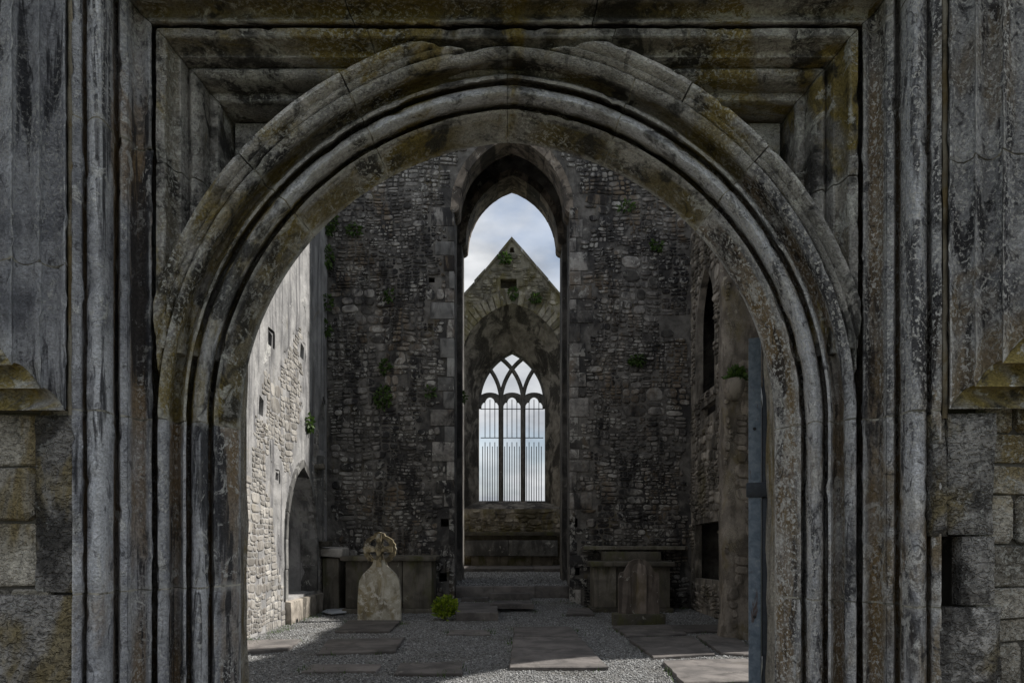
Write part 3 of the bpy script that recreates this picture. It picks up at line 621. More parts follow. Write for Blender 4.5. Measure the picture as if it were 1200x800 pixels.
def fac_skip(side):
    def f(u, v):
        px = 600+u/1.945*F
        return v > 2.16 or (px > 86 and side < 0) or (px < 1090 and side > 0)
    return f
rubble(fac, fac_fn, -1.9, -1.12, .8, 2.2, fac_skip(-1), M['facade_rubble'], (.09, .2), (.12, .28), .02, 5, 300, gap=.0005, inset=.9, jr=(.95, .94), vary=False)
rubble(fac, fac_fn, 1.185, 1.9, .6, 2.2, fac_skip(1), M['facade_rubble'], (.09, .2), (.12, .28), .02, 6, 300, gap=.0005, inset=.9, jr=(.95, .94), vary=False)

# ================================================================ BELL TOWER and nave end wall
XN, XS, YT = -4.1, 3.96, 17.0
TW, TSP, TAP = 1.29, 8.87, 10.54
tower = thing('bell_tower', 'dark rubble tower wall pierced by a tall narrow pointed arch', 'tower', (0, YT, 0))
arch_h = pt_arch(TW, TSP, TAP, 0)
put = []
for px, py, w, h in ((521, 612, 9, 9), (519, 676, 9, 10), (673, 612, 8, 10), (675, 669, 9, 9), (506, 328, 7, 6)):
    c = W(px, py, YT); a = w*YT/F/2; b = h*YT/F/2; put.append(([(c.x-a, c.z-b), (c.x+a, c.z-b), (c.x+a, c.z+b), (c.x-a, c.z+b)], YT+.45))
wall1 = [(XN-.9, -.1), (XN-.9, 10.4), (-3, 12.2), (3, 12.2), (XS+.9, 10.4), (XS+.9, -.1), (TW, -.1)]+arch_h[::-1][1:-1]+[(-TW, -.1)]
wall1 = [(XN-.9, -.1), (XN-.9, 10.4), (-3, 12.2), (3, 12.2), (XS+.9, 10.4), (XS+.9, -.1)]+[(x, z if z > 0 else -.1) for x, z in arch_h[::-1]]
V, Fc = prism(wall1, [], YT, YT+1.0, front_fn, put); o = mesh_obj('wall_core', V, Fc, M['tower_mortar'], tower); recalc(o)
TSP2, IAP2 = 9.21, 10.85
arch2 = pt_arch(TW, TSP2, 11.0, 0)
wall2 = [(-3, -.1), (-3, 12.2), (3, 12.2), (3, -.1)]+[(x, z if z > 0 else -.1) for x, z in arch2[::-1]]
V, Fc = prism(wall2, [], 19.75, 20.7, front_fn); o = mesh_obj('wall_core', V, Fc, M['tower_mortar'], tower); recalc(o)
for s in (-1, 1): block('side_wall', min(s*1.62, s*3), max(s*1.62, s*3), YT+1.003, 19.747, -.1, 12.2, M['tower_mortar'], tower, .002, 0, tone=.5)
block('shaft', -3, 3, YT, 20.7, 12.203, 24, M['tower_stone'], tower, .02, 0, tone=.5)
# vault under the tower with ribs
vp = pt_arch(1.63, 8.9, 11.5, 8.0, n=14); V = []; Fc = []
for y in (YT+.99, 19.76):
    for x, z in vp: V.append((x, y, z))
n = len(vp)
for i in range(n-1): Fc.append([i, i+1, n+i+1, n+i])
mesh_obj('vault', V, Fc, M['vault'], tower, smooth=60)
def bar(pts, r, nseg=6, flat=1.0):
    """tube along points"""
    V, Fc = [], []; n = len(pts)
    for i, p in enumerate(pts):
        d = (Vector(pts[min(i+1, n-1)])-Vector(pts[max(i-1, 0)])).normalized(); u = d.orthogonal().normalized() if abs(d.y) > .9 else Vector((0, 1, 0)).cross(d).normalized(); w = d.cross(u)
        for k in range(nseg):
            a = 2*math.pi*(k+.5)/nseg; V.append(Vector(p)+u*r*math.cos(a)+w*r*flat*math.sin(a))
    for i in range(n-1):
        for k in range(nseg): k2 = (k+1) % nseg; Fc.append([i*nseg+k, i*nseg+k2, (i+1)*nseg+k2, (i+1)*nseg+k])
    Fc.append(list(range(nseg))[::-1]); Fc.append([(n-1)*nseg+k for k in range(nseg)]); return V, Fc
for q in range(2):
    pts = []
    for i, (x, z) in enumerate(vp[1:-1]):
        f = i/(len(vp)-3); f = f if q == 0 else 1-f; pts.append((x*.985, 18.03+1.68*f, z-.03))
    V, Fc = bar(pts, .09, 6); mesh_obj('rib', V, Fc, M['dressed_warm'], tower, smooth=40)
V, Fc = bar([(0, 18.0, 11.42), (0, 19.75, 11.42)], .1, 6); mesh_obj('ridge_rib', V, Fc, M['dressed_warm'], tower)
# arch rings: outer order flush with the jamb, inner order hung on corbels
IW, IAP = 1.175, 10.40
voussoirs(tower, IW, TSP, IAP, .18, front_fn, YT-.012, YT+.7, 5, M['dressed_warm'], seed=3)
voussoirs(tower, IW, TSP2, IAP2, .17, front_fn, 19.70, 20.72, 5, M['dressed_warm'], seed=4)
for yy, y2, zsp in ((YT-.028, YT+.69, TSP), (19.702, 20.71, TSP2)):
    for s in (-1, 1):
        V = []; Fc = []
        prof = [(IW+.003, 0), (IW+.19, 0), (IW+.19, -.06), (IW+.14, -.13), (IW+.06, -.10), (IW+.01, -.05)]
        for y in (yy, y2):
            for x, z in prof: V.append((s*x, y, zsp+z-.002))
        n = len(prof); Fc = [list(range(n)), list(range(n, 2*n))[::-1]]+[[i, (i+1) % n, n+(i+1) % n, n+i] for i in range(n)]
        o = mesh_obj('corbel', V, Fc, M['dressed_warm'], tower, origin=(s*IW, (yy+y2)/2, zsp-.1)); recalc(o)
# dressed quoins up both jambs of the tall arch
quoin_zone = []
rq = random.Random(12)
for s in (-1, 1):
    z = 0.0; k = 0
    while z < TSP-.05:
        h = rq.uniform(.24, .46); h = min(h, TSP-z) if TSP-z-h > .15 else TSP-z
        wd = (.42 if k % 2 else .2)*rq.uniform(.6, 1.25)
        a, b = sorted((s*(TW-.012), s*(TW+wd)))
        hit = any(a < max(p[0] for p in q[0]) and b > min(p[0] for p in q[0]) and z < max(p[1] for p in q[0]) and z+h > min(p[1] for p in q[0]) for q in put)
        if hit: wd = .10; a, b = sorted((s*(TW-.012), s*(TW+wd)))
        block('quoin', a, b, YT-.015-rq.uniform(0, .012), YT+.30, z+.006, z+h-.006, M['dressed'] if s < 0 and 3.2 < z < 8.5 and rq.random() < .7 else M['tower_stone'], tower, .012, .006, rq)
        quoin_zone.append((a-.01, b+.01, z, z+h)); z += h; k += 1
def t_skip(u, v):
    if in_arch(u, v, IW, TSP, IAP, grow=.245) and v > TSP-.15: return True
    if abs(u) < TW+.02: return v < TSP
    for a, b, c, e in quoin_zone:
        if a < u < b and c < v < e: return True
    for l, _ in put:
        if l[0][0]-.02 < u < l[1][0]+.02 and l[0][1]-.02 < v < l[2][1]+.02: return True
    return False
n_t = rubble(tower, lambda u, v, d: Vector((u, YT-d, v)), XN, XS, .0, 10.6, t_skip, M['tower_stone'], (.07, .19), (.10, .40), .035, 21, 300, gap=.008)
# threshold and floor of the tower passage
sill = thing('threshold_step', 'dark stone step across the foot of the tall tower arch', 'step', (0, 17.45, 0))
for k, (a, b) in enumerate(((-1.28, -.42), (-.415, .52), (.525, 1.28))): block('stone', a, b, 17.38, 17.75, .0, CH_Z+.015, M['slab'], sill, .02, .006, rq)

# ================================================================ NORTH WALL (left)
north = thing('nave_wall', 'sunlit pale rubble side wall with flaking render and a pointed niche', 'wall', (XN-.45, 9, 0))
NY0, NY1 = 14.95, 1.02
niche = pt_arch(NY1, 1.55, 2.95, .46, cx=NY0, n=10)
slit = pt_arch(.27, 4.0, 4.55, 3.45, cx=16.62, n=5)
def hole_box(Y, z, dy, dz, jit=0): return [(Y-dy, z-dz), (Y+dy*.7, z-dz*1.1), (Y+dy, z+dz*.6), (Y-dy*.6, z+dz)]
nrec = [(niche, XN-.82), (slit, XN-.6)]
for (Y, z, a, b) in ((13.0, 4.95, .12, .12), (15.0, 5.22, .15, .15), (12.55, 3.74, .13, .16), (13.4, 2.65, .1, .07)): nrec.append((hole_box(Y, z, a, b), XN-.4))
npoly = [(2.81, -.1), (2.81, 9.2), (9, 9.35), (13, 9.1), (16.998, 9.3), (16.998, -.1)]
V, Fc = prism(npoly, [], XN, XN-.9, lambda u, v, d: Vector((d, u, v)), nrec); o = mesh_obj('wall_core', V, Fc, M['north_render'], north); recalc(o)
def n_skip(u, v):
    if in_arch(u, v, NY1, 1.55, 2.95, NY0, .46, .14) and v > .3: return True
    if in_arch(u, v, .27, 4.0, 4.55, 16.62, 3.45, .03) and v > 3.4: return True
    for l, _ in nrec[2:]:
        if min(p[0] for p in l)-.03 < u < max(p[0] for p in l)+.03 and min(p[1] for p in l)-.03 < v < max(p[1] for p in l)+.03: return True
    # render survives in patches high on the wall
    return noise.noise(Vector((u*.7, v*.35, 4.2)))+.16*(v-3.2) > .12
rubble(north, lambda u, v, d: Vector((XN+d, u, v)), 10.0, 16.95, 0, 9.0, n_skip, M['north_stone'], (.08, .2), (.12, .42), .014, 31, 300, gap=.003, vis=lambda u, v: u > 11.6)
# surviving render skin, uneven sheet
V = []; Fc = []; nu, nv = 150, 150; idx = {}
for j in range(nv+1):
    for i in range(nu+1):
        u = 9.5+7.45*i/nu; v = 9.0*j/nv
        edge = noise.noise(Vector((u*.7, v*.35, 4.2)))+.16*(v-3.2)-.12+.18*noise.noise(Vector((u*4, v*4, 1)))
        idx[i, j] = (u, v, edge)
vm = {}
def rv(i, j):
    if (i, j) not in vm:
        u, v, e = idx[i, j]; vm[i, j] = len(V)
        V.append((XN+.022*min(1, max(-.4, e*8))+.02*fr((u*1.2, v*.5, 2), 1.6, 5)+.004*fr((u, v, 9), 14, 3), u, v))
    return vm[i, j]
for j in range(nv):
    for i in range(nu):
        u, v, e = idx[i, j]
        inh = in_arch(u+.03, v+.03, NY1, 1.55, 2.95, NY0, .46, .12) and v > .3 or in_arch(u+.03, v+.03, .27, 4.0, 4.55, 16.62, 3.45, .06) and v > 3.35
        for l, _ in nrec[2:]: inh = inh or (min(p[0] for p in l)-.06 < u < max(p[0] for p in l)+.02 and min(p[1] for p in l)-.07 < v < max(p[1] for p in l)+.02)
        if e > -.02 and not inh: Fc.append([rv(i, j), rv(i+1, j), rv(i+1, j+1), rv(i, j+1)])
mesh_obj('render_coat', V, Fc, M['north_render'], north, smooth=60)
nf = lambda u, v, d: Vector((XN+d, u, v))
voussoirs(north, NY1, 1.55, 2.95, .13, nf, .05, -.3, 4, M['dressed'], cx=NY0, seed=7)
for s in (-1, 1):
    for k, (z0, z1) in enumerate(((.46, 1.0), (1.005, 1.55))):
        a, b = sorted((NY0+s*(NY1-.003), NY0+s*(NY1+.13)))
        block('niche_jamb', XN-.3, XN+.045, a, b, z0+.003, z1-.004, M['dressed'], north, .01, .004, rq)
block('niche_sill', XN-.02, XN+.11, NY0-NY1-.05, NY0+NY1+.35, 0, .42, M['south_stone'], north, .03, .02, rq)
block('shaft_stub', XN-.02, XN+.12, 16.1, 16.3, 1.5, 3.3, M['dressed'], north, .03, .01, rq)
block('bracket', XN-.02, XN+.24, 16.18, 16.5, 1.38, 1.5, M['tomb'], north, .02, .01, rq)
block('bracket', XN-.02, XN+.2, 15.9, 16.1, 3.0, 3.1, M['tomb'], north, .02, .01, rq)

# ================================================================ SOUTH WALL (right)
south = thing('nave_wall', 'shaded brown side wall with a dark pointed window recess beside the tower', 'wall', (XS+.45, 9, 0))
YA = 10.7
arc = pt_arch(3.3, 4.2, 7.6, -.1, cx=YA-3.3, n=10)
sw = pt_arch(.72, 5.9, 7.1, 4.55, cx=15.75, n=6)
slot = [(14.95, 4.05), (16.1, 4.0), (16.1, 4.25), (14.95, 4.28)]; low = [(14.7, .75), (16.6, .7), (16.6, 1.85), (14.7, 1.9)]
srec = [(sw, 0), (slot, 0), (low, 0)]
sfn = lambda u, v, d: Vector((d, u, v))
spoly = [(2.81, -.1)]+arc+[(14.298, -.1), (14.298, 8.45), (13.2, 8.25), (12.0, 8.4), (11, 8.8), (2.81, 9.1)]
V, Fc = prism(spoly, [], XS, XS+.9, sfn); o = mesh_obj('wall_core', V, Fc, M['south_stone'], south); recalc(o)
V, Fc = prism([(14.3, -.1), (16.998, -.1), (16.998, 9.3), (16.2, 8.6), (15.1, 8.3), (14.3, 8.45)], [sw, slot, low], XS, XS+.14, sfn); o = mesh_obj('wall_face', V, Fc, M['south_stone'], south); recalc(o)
block('light_block_back', XS+.72, XS+2.0, 14.3, 17.6, -.1, 8.0, M['south_stone'], south, .02, 0, tone=.5)  # unseen block added to keep light out of the hollow behind the recess
block('light_block_cap', XS+.143, XS+.717, 14.303, 16.99, 7.6, 8.2, M['south_stone'], south, .01, 0, tone=.5)  # unseen cap added so no light falls into the hollow from above
def s_skip(u, v):
    for l, _ in srec[1:]:
        if min(p[0] for p in l)-.02 < u < max(p[0] for p in l)+.02 and min(p[1] for p in l)-.02 < v < max(p[1] for p in l)+.02: return True
    return in_arch(u, v, .72, 5.9, 7.1, 15.75, 4.55, .02) and v > 4.5 or in_arch(u, v, 3.3, 4.2, 7.6, YA-3.3, -1, .05)
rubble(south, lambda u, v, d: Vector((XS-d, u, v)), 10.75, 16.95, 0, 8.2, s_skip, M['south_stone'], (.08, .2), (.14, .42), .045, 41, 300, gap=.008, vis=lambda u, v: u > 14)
# rendered pier in front of the wall
pier = thing('pier', 'tall brown pier with flaking render standing out from the shaded wall', 'pier', (3.55, 12.3, 0))
V = []; Fc = []
secp = [(3.97, 11.80), (3.55, 11.79), (3.36, 11.80), (3.29, 11.83), (3.26, 11.9), (3.26, 12.0), (3.27, 12.12), (3.97, 12.12)]
sp2 = []
for (a, b), (c, d) in zip(secp, secp[1:]):
    n = max(1, int(math.hypot(c-a, d-b)/.05))
    for i in range(n): sp2.append((a+(c-a)*i/n, b+(d-b)*i/n))
sp2.append(secp[-1]); nr = 150
for j in range(nr+1):
    z = 8.2*j/nr
    for (x, y) in sp2:
        w = .02*fr((x, y, z*.8), 2.5, 5)+.014*fr((x, y, z), 9, 4); fl = .05*max(0, 1-z/.4)
        V.append((x-(w+fl)*(1 if x < 3.5 else .3), y-(w+fl*.5)*(1 if y < 12 else 0), z-.02))
m = len(sp2)
for j in range(nr):
    for i in range(m-1): Fc.append([j*m+i, j*m+i+1, (j+1)*m+i+1, (j+1)*m+i])
Fc.append([nr*m+i for i in range(m)])
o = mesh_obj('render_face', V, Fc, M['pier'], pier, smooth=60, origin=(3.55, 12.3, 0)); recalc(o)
rp_ = random.Random(77)
rubble(pier, lambda u, v, d: Vector((u, 11.80-d*.8, v)), 3.25, 3.5, .6, 8.2, lambda u, v: u > 3.36+.1*noise.noise(Vector((v*1.4, 2, 5))) or noise.noise(Vector((u*2, v*.9, 8))) > .22, M['pier'], (.06, .16), (.06, .14), .05, 61, 300, gap=.003, name='exposed_stone')
rubble(pier, lambda u, v, d: Vector((u, 11.785-d, v)), 3.27, 3.95, .05, 8.2, lambda u, v: noise.noise(Vector((u*1.5, v*.5, 3))) > .28, M['pier'], (.12, .3), (.18, .4), .022, 62, 200, gap=.004, name='facing_stone')
# bowl-shaped corbel on the pier
V = []; Fc = []; prof = [(.02, 0), (.09, .03), (.15, .12), (.175, .24), (.17, .32), (.13, .33), (.10, .28), (.0, .26)]
for r, z in prof:
    for k in range(16): a = 2*math.pi*k/16; V.append((3.37+r*math.cos(a), 11.70+r*math.sin(a), 3.66+z+.008*math.sin(3*a)))
for j in range(len(prof)-1):
    for k in range(16): k2 = (k+1) % 16; Fc.append([j*16+k, j*16+k2, (j+1)*16+k2, (j+1)*16+k])
mesh_obj('bowl_corbel', V, Fc, M['pier'], pier, smooth=50, origin=(3.33, 11.72, 3.66))

# ================================================================ CHANCEL: side walls, east gable with traceried window, altar
YE = 28.2
east = thing('east_gable', 'pale pointed gable wall seen through the tall arch, with deep window embrasure', 'wall', (0, YE, 0))
for s in (-1, 1):
    a, b = sorted((s*3.9, s*4.69)); V, Fc = rough_box(a, b, 20.71, 28.19, -.1, 7.0, .02, 0)
    mesh_obj('flank_wall', V, Fc, M['east_stone'], east, origin=((a+b)/2, 24.6, 0))
ap = 12.46; slope = 1.16
EW, ESP, EAP, EZ0 = 1.95, 7.75, 10.15, 2.6
WW, WSP, WAP, WZ0, YW = 1.274, 6.76, 8.69, 2.94, 29.4
emb = pt_arch(EW, ESP, EAP, EZ0, n=14); win = pt_arch(WW, WSP, WAP, WZ0, n=14)
gab = [(-4.7, -.1), (-4.7, ap-slope*4.7), (0, ap), (4.7, ap-slope*4.7), (4.7, -.1)]
lp = W(596, 332, YE); loop_r = [(lp.x-.3, lp.z-.18), (lp.x+.3, lp.z-.18), (lp.x+.3, lp.z+.17), (lp.x-.3, lp.z+.17)]
V, Fc = prism(gab, [emb], YE, YW, front_fn, [(loop_r, YE+.5), ([(-.1, 12.0), (.1, 12.0), (.06, 12.2), (-.06, 12.2)], YE+.3)])
# drop the straight sides of the embrasure hole: replaced by the splay below
o = mesh_obj('wall_core', V, Fc, M['east_stone'], east); recalc(o)
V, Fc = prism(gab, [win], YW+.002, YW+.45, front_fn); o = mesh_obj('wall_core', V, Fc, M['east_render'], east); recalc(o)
V = []; Fc = []; n = len(emb)
for r in range(9):
    f = r/8
    for (a, b), (c, d) in zip(emb, win):
        w = .03*fr((a, f*2, b), 2.2, 4)*math.sin(math.pi*f); V.append(((a+(c-a)*f)*(1-.02*(1-f))+w, YE+.003+(YW-YE)*f, b+(d-b)*f+w))
for r in range(8):
    for i in range(n): j = (i+1) % n; Fc.append([r*n+i, r*n+j, (r+1)*n+j, (r+1)*n+i])
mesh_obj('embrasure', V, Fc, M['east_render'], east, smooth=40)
voussoirs(east, EW, ESP, EAP, .5, front_fn, YE-.04, YE+.2, 16, M['east_stone'], seed=9, amp=.03, gap=.03, inner=-.02)
def e_skip(u, v):
    if in_arch(u, v, EW, ESP, EAP, 0, EZ0, .52) and v > EZ0: return True
    if loop_r[0][0]-.05 < u < loop_r[1][0]+.05 and loop_r[0][1]-.05 < v < loop_r[2][1]+.05: return True
    return v > ap-slope*abs(u)-.06 or v < .5
rubble(east, lambda u, v, d: Vector((u, YE-d, v)), -3.85, 3.85, .5, 12.4, e_skip, M['east_stone'], (.1, .24), (.16, .55), .05, 51, 300, gap=.012, vis=lambda u, v: abs(u) < 2)
rc = random.Random(5)
for s in (-1, 1):
    t = -.01
    while t < 4.6:
        w = rc.uniform(.35, .6); x0, x1 = t+.01, min(t+w, 4.7)
        V = []
        for x in (x0, x1):
            zt = ap-slope*x
            for y in (YE-.06, YW+.5):
                for dz in (-.02, .09+rc.uniform(-.02, .03)): V.append(Vector((s*x, y, zt+dz+rc.uniform(-.02, .02))))
        Fc = [[0, 1, 3, 2], [4, 6, 7, 5], [0, 4, 5, 1], [2, 3, 7, 6], [1, 5, 7, 3], [0, 2, 6, 4]]
        o = mesh_obj('coping_stone', V, Fc, M['east_stone'], east, tones=rc.random()*.6, origin=sum(V, Vector())/8); recalc(o); t += w
# tracery
wnd = thing('tracery_window', 'three-light pointed window with intersecting stone tracery in the far gable', 'window', (0, YW+.2, WZ0))
rise = WAP-WSP; RW = (rise**2+WW**2)/(2*WW); mxs = (-WW+2*WW/3, WW-2*WW/3)
def sect(pts, hw, d0, d1):
    """moulded bar of hexagonal section along a path in the window plane"""
    V, Fc = [], []; n = len(pts)
    for i, (x, z) in enumerate(pts):
        a = Vector((pts[min(i+1, n-1)][0]-pts[max(i-1, 0)][0], 0, pts[min(i+1, n-1)][1]-pts[max(i-1, 0)][1])).normalized(); u = Vector((a.z, 0, -a.x)); p = Vector((x, 0, z))
        for k, d in ((.35, d0), (1, d0+.08), (1, d1-.08), (.35, d1), (-.35, d1), (-1, d1-.08), (-1, d0+.08), (-.35, d0)): q = p+u*hw*k; q.y = d; V.append(q)
    for i in range(n-1):
        for k in range(8): k2 = (k+1) % 8; Fc.append([i*8+k, i*8+k2, (i+1)*8+k2, (i+1)*8+k])
    Fc += [list(range(8))[::-1], [(n-1)*8+k for k in range(8)]]; return V, Fc
D0, D1 = YW+.06, YW+.36
for x in mxs:
    V, Fc = sect([(x, WZ0), (x, WSP)], .095, D0, D1); o = mesh_obj('mullion', V, Fc, M['tracery'], wnd, smooth=30, origin=(x, YW+.2, WZ0)); recalc(o)
k = 0
for x in (-WW,)+mxs+(WW,):
    for s in (-1, 1):
        c = x+s*RW; pts = []
        for i in range(41):
            t = math.pi/2*i/40; px, pz = c-s*RW*math.cos(t), WSP+RW*math.sin(t)
            if not in_arch(px, pz, WW, WSP, WAP, grow=.02): break
            pts.append((px, pz))
        if len(pts) < 4: continue
        k += 1; dd = .003*k
        V, Fc = sect(pts, .075, D0+.01+dd, D1-.01-dd); o = mesh_obj('tracery_bar', V, Fc, M['tracery'], wnd, smooth=30, origin=(x, YW+.2, WSP)); recalc(o)
lw = WW/3-.095
for c in (-2*WW/3, 0, 2*WW/3):
    # cusped light head: plate with a trefoil-topped cut-out
    w = WW/3; P = [(c-w, WSP-.25), (c-w, WSP+.12)]+[(c+w*math.cos(R_(180-t)), WSP+.12+.24*math.sin(R_(t))) for t in range(15, 180, 15)]+[(c+w, WSP+.12), (c+w, WSP-.25)]
    cut = [(c+lw, WSP-.25)]+[(c+lw*a, WSP-.02+b) for a, b in ((.98, -.1), (.8, .0), (.62, .02), (.52, .06), (.4, .15), (.2, .2), (0, .22), (-.2, .2), (-.4, .15), (-.52, .06), (-.62, .02), (-.8, .0), (-.98, -.1))]+[(c-lw, WSP-.25)]
    V, Fc = prism(P+cut, [], D0+.05, D1-.06, front_fn); o = mesh_obj('light_head', V, Fc, M['tracery'], wnd, origin=(c, YW+.2, WSP)); recalc(o)
    z_h1, z_h2 = EYE+(HOR-478)/F*29.4, EYE+(HOR-512)/F*29.4
    cbs = []
    for z in (z_h1, z_h2): V, Fc = bar([(c-lw-.03, YW+.22, z), (c+lw+.03, YW+.22, z)], .018, 5); cbs.append(mesh_obj('cross_bar', V, Fc, M['iron'], wnd, origin=(c, YW+.22, z)))
    for i in range(7):
        x = c-lw+2*lw*(i+.5)/7; top = EYE+(HOR-(517 if i in (1, 3, 5) else 522))/F*29.4
        V, Fc = bar([(x, YW+.22, WZ0-.01), (x, YW+.22, top)], .016, 5); mesh_obj('iron_bar', V, Fc, M['iron'], cbs[1], origin=(x, YW+.22, WZ0))
        if i in (1, 3, 5):
            V, Fc = bar([(x, YW+.22, z_h2-.01), (x, YW+.22, WSP+.1)], .016, 5); mesh_obj('iron_bar', V, Fc, M['iron'], cbs[0], origin=(x, YW+.22, z_h2))
for (a, b) in ((-WW, -.42), (-.415, .42), (.425, WW)): block('sill_stone', a, b, YW-.02, YW+.4, WZ0-.12, WZ0+.012, M['tracery'], wnd, .01, .003, rc)
# altar
alt = thing('stone_altar', 'long low stone altar below the far window', 'altar', (0, 27.8, .55))
stp = thing('altar_step', 'broad flat step in front of the far stone altar', 'step', (0, 26, CH_Z))
for (a, b) in ((-3.8, -1.2), (-1.19, .7), (.71, 3.8)): block('stone', a, b, 24.7, 28.15, CH_Z-.02, .56, M['slab'], stp, .02, .004, rc)
block('base', -1.45, 1.45, 27.35, 28.15, .555, .9, M['tomb'], alt, .01, .004, rc)
for (a, b) in ((-1.66, -.12), (-.115, .6), (.605, 1.62)): block('front_panel', a, b, 27.1, 28.15, .905, 1.46, M['dressed'], alt, .02, .004, rc, tone=.25)
block('mensa', -1.85, 1.85, 27.15, 28.15, 1.62, 1.76, M['tomb'], alt, .02, .004, rc); block('neck', -1.6, 1.6, 27.5, 28.15, 1.455, 1.625, M['tomb'], alt, .01, .004, rc)

# ================================================================ TOMBS, HEADSTONES, SLABS
rt = random.Random(99)
def tomb(name, label, x0, x1, y0, y1, zt, panels, lid_ov, cat='tomb'):
    t = thing(name, label, cat, ((x0+x1)/2, (y0+y1)/2, 0))
    block('plinth', x0-.06, x1+.06, y0-.06, y1, -.03, .10, M['tomb'], t, .02, .008, rt)
    block('core', x0+.05, x1-.05, y0+.08, y1, .10, zt-.11, M['mortar'], t, .01, .005, rt)
    e = [x0+(x1-x0)*p for p in panels]
    for a, b in zip(e, e[1:]): block('side_panel', a+.006, b-.006, y0+rt.uniform(-.006, .006), y0+.085, .105, zt-.112, M['tomb'], t, .012, .004, rt)
    for x, s in ((x0, 1), (x1, -1)): block('end_panel', min(x, x+s*.045), max(x, x+s*.045), y0+.09, y1, .105, zt-.114, M['tomb'], t, .01, .003, rt)
    block('lid', x0-lid_ov, x1+lid_ov, y0-.1, y1, zt-.11, zt-.012, M['tomb'], t, .03, .006, rt)
    return t
tomb('chest_tomb', 'chest tomb against the dark wall behind the ringed cross', -3.46, -1.67, 15.95, 16.95, 1.2, (0, .36, .66, 1), .1)
t2 = tomb('chest_tomb', 'mossy chest tomb against the dark wall behind the round-topped headstone', 1.72, 3.32, 16.1, 16.95, 1.08, (0, .3, .7, 1), .08)
block('upper_block', 1.95, 3.2, 16.45, 16.95, 1.07, 1.27, M['tomb'], t2, .02, .01, rt)
sh = block('wall_ledge', 1.55, 3.78, 16.72, 16.98, 1.30, 1.385, M['tomb'], None, .015, .008, rt); tag(sh, 'thin stone ledge on the dark wall above the mossy chest tomb', 'ledge')
# ringed cross headstone
def px_shape(pts, cx, base_y, Y): return [((x-cx)*Y/F, (base_y-y)*Y/F) for x, y in pts]
Yc = 14.5; cc = W(445, 727, Yc)
left = [(-25, 727), (-25.2, 704), (-24, 686), (-23, 678), (-19, 671), (-13, 665), (-9, 661), (-7.2, 657.5)]
ringp = [((18.6+.7*math.sin(a*1.7))*math.cos(R_(a)), 641.5-(18+.6*math.cos(a*2.3))*math.sin(R_(a))) for a in range(232, 118, -9)]
top = [(-6.5, 625.5), (-5.5, 622.5), (0, 621.5)]
crs = thing('cross_headstone', 'lichen-pale headstone topped by a ringed cross', 'headstone', (cc.x, Yc, 0))
body = left+[(-6.5, 654)]; body = body+[(-x, y) for x, y in body[::-1]]
V, Fc = prism(px_shape(body, 0, 727, Yc), [], Yc-.075, Yc+.075, lambda u, v, d: Vector((cc.x+u, d, v-.02)))
o = mesh_obj('slab', V, Fc, M['cross'], crs, origin=(cc.x, Yc, 0)); recalc(o)
mb = o.modifiers.new('bevel', 'BEVEL'); mb.width = .014; mb.segments = 2; mb.limit_method = 'ANGLE'; mb.angle_limit = R_(50)
hd = ringp+top; hd = hd+[(-x*1.03, y+.5) for x, y in hd[-2::-1]]
holes = []
for q in range(4):
    holes.append([(13.4*math.cos(R_(q*90+a)), 641.5-13.4*math.sin(R_(q*90+a))) for a in (18, 33, 45, 57, 72)]+[(6.0*math.cos(R_(q*90+a)), 641.5-6.0*math.sin(R_(q*90+a))) for a in (62, 45, 28)])
V, Fc = prism(px_shape(hd, 0, 727, Yc), [px_shape(h, 0, 727, Yc) for h in holes], Yc-.068, Yc+.068, lambda u, v, d: Vector((cc.x+u, d, v-.02)))
o = mesh_obj('ring_head', V, Fc, M['cross_head'], crs, origin=(cc.x, Yc, 1.0)); recalc(o)
mb = o.modifiers.new('bevel', 'BEVEL'); mb.width = .01; mb.segments = 2; mb.limit_method = 'ANGLE'; mb.angle_limit = R_(50)
# raised cross on the ring: shaft and arms standing proud of the ring
sy_ = lambda y: (727-y)*Yc/F-.02
Pc = [(-3.2, 662), (-2.4, 648), (-3, 644.3), (-15.5, 645), (-16, 638.0), (-3, 639.0), (-2.4, 636), (-3.4, 623.5), (3.4, 623.5), (2.4, 636), (3, 639.3), (16, 638.5), (15.5, 645), (3, 644.3), (2.4, 648), (3.2, 662)]
V, Fc = prism([(x*Yc/F, sy_(y)) for x, y in Pc], [], Yc-.105, Yc-.07, lambda u, v, d: Vector((cc.x+u, d, v))); o = mesh_obj('raised_cross', V, Fc, M['cross_head'], crs, origin=(cc.x, Yc-.09, sy_(660)), tones=.75); recalc(o)
# plain headstone on plinth
Yh = 13.75; hc_ = W(748.5, 733, Yh)
hp = [(-23.5, 719), (-23.5, 676), (-22, 671), (-17, 669.5), (-14.5, 664), (-11, 658.5), (-6, 655.6), (0, 654.6)]
hp = hp+[(-x, y) for x, y in hp[-2::-1]]
hst = thing('round_headstone', 'narrow brown headstone with a rounded head standing on a dark plinth', 'headstone', (hc_.x, Yh, 0))
V, Fc = prism(px_shape(hp, 0, 733, Yh), [], Yh-.05, Yh+.07, lambda u, v, d: Vector((hc_.x+u, d, v))); o = mesh_obj('slab', V, Fc, M['headstone'], hst, tones=.35, origin=(hc_.x, Yh, .2)); recalc(o)
cp = [(-8.5, 718.6), (-8.5, 668), (-6, 662), (0, 659.5), (6, 662), (8.5, 668), (8.5, 718.6)]
V, Fc = prism(px_shape(cp, 0, 733, Yh), [], Yh-.068, Yh-.04, lambda u, v, d: Vector((hc_.x+u, d, v))); o = mesh_obj('raised_panel', V, Fc, M['headstone'], hst, tones=.95, origin=(hc_.x, Yh-.06, .2)); recalc(o)
block('plinth', hc_.x-.46, hc_.x+.46, Yh-.14, Yh+.2, -.02, .216, M['tomb'], hst, .015, .005, rt, tone=.15)
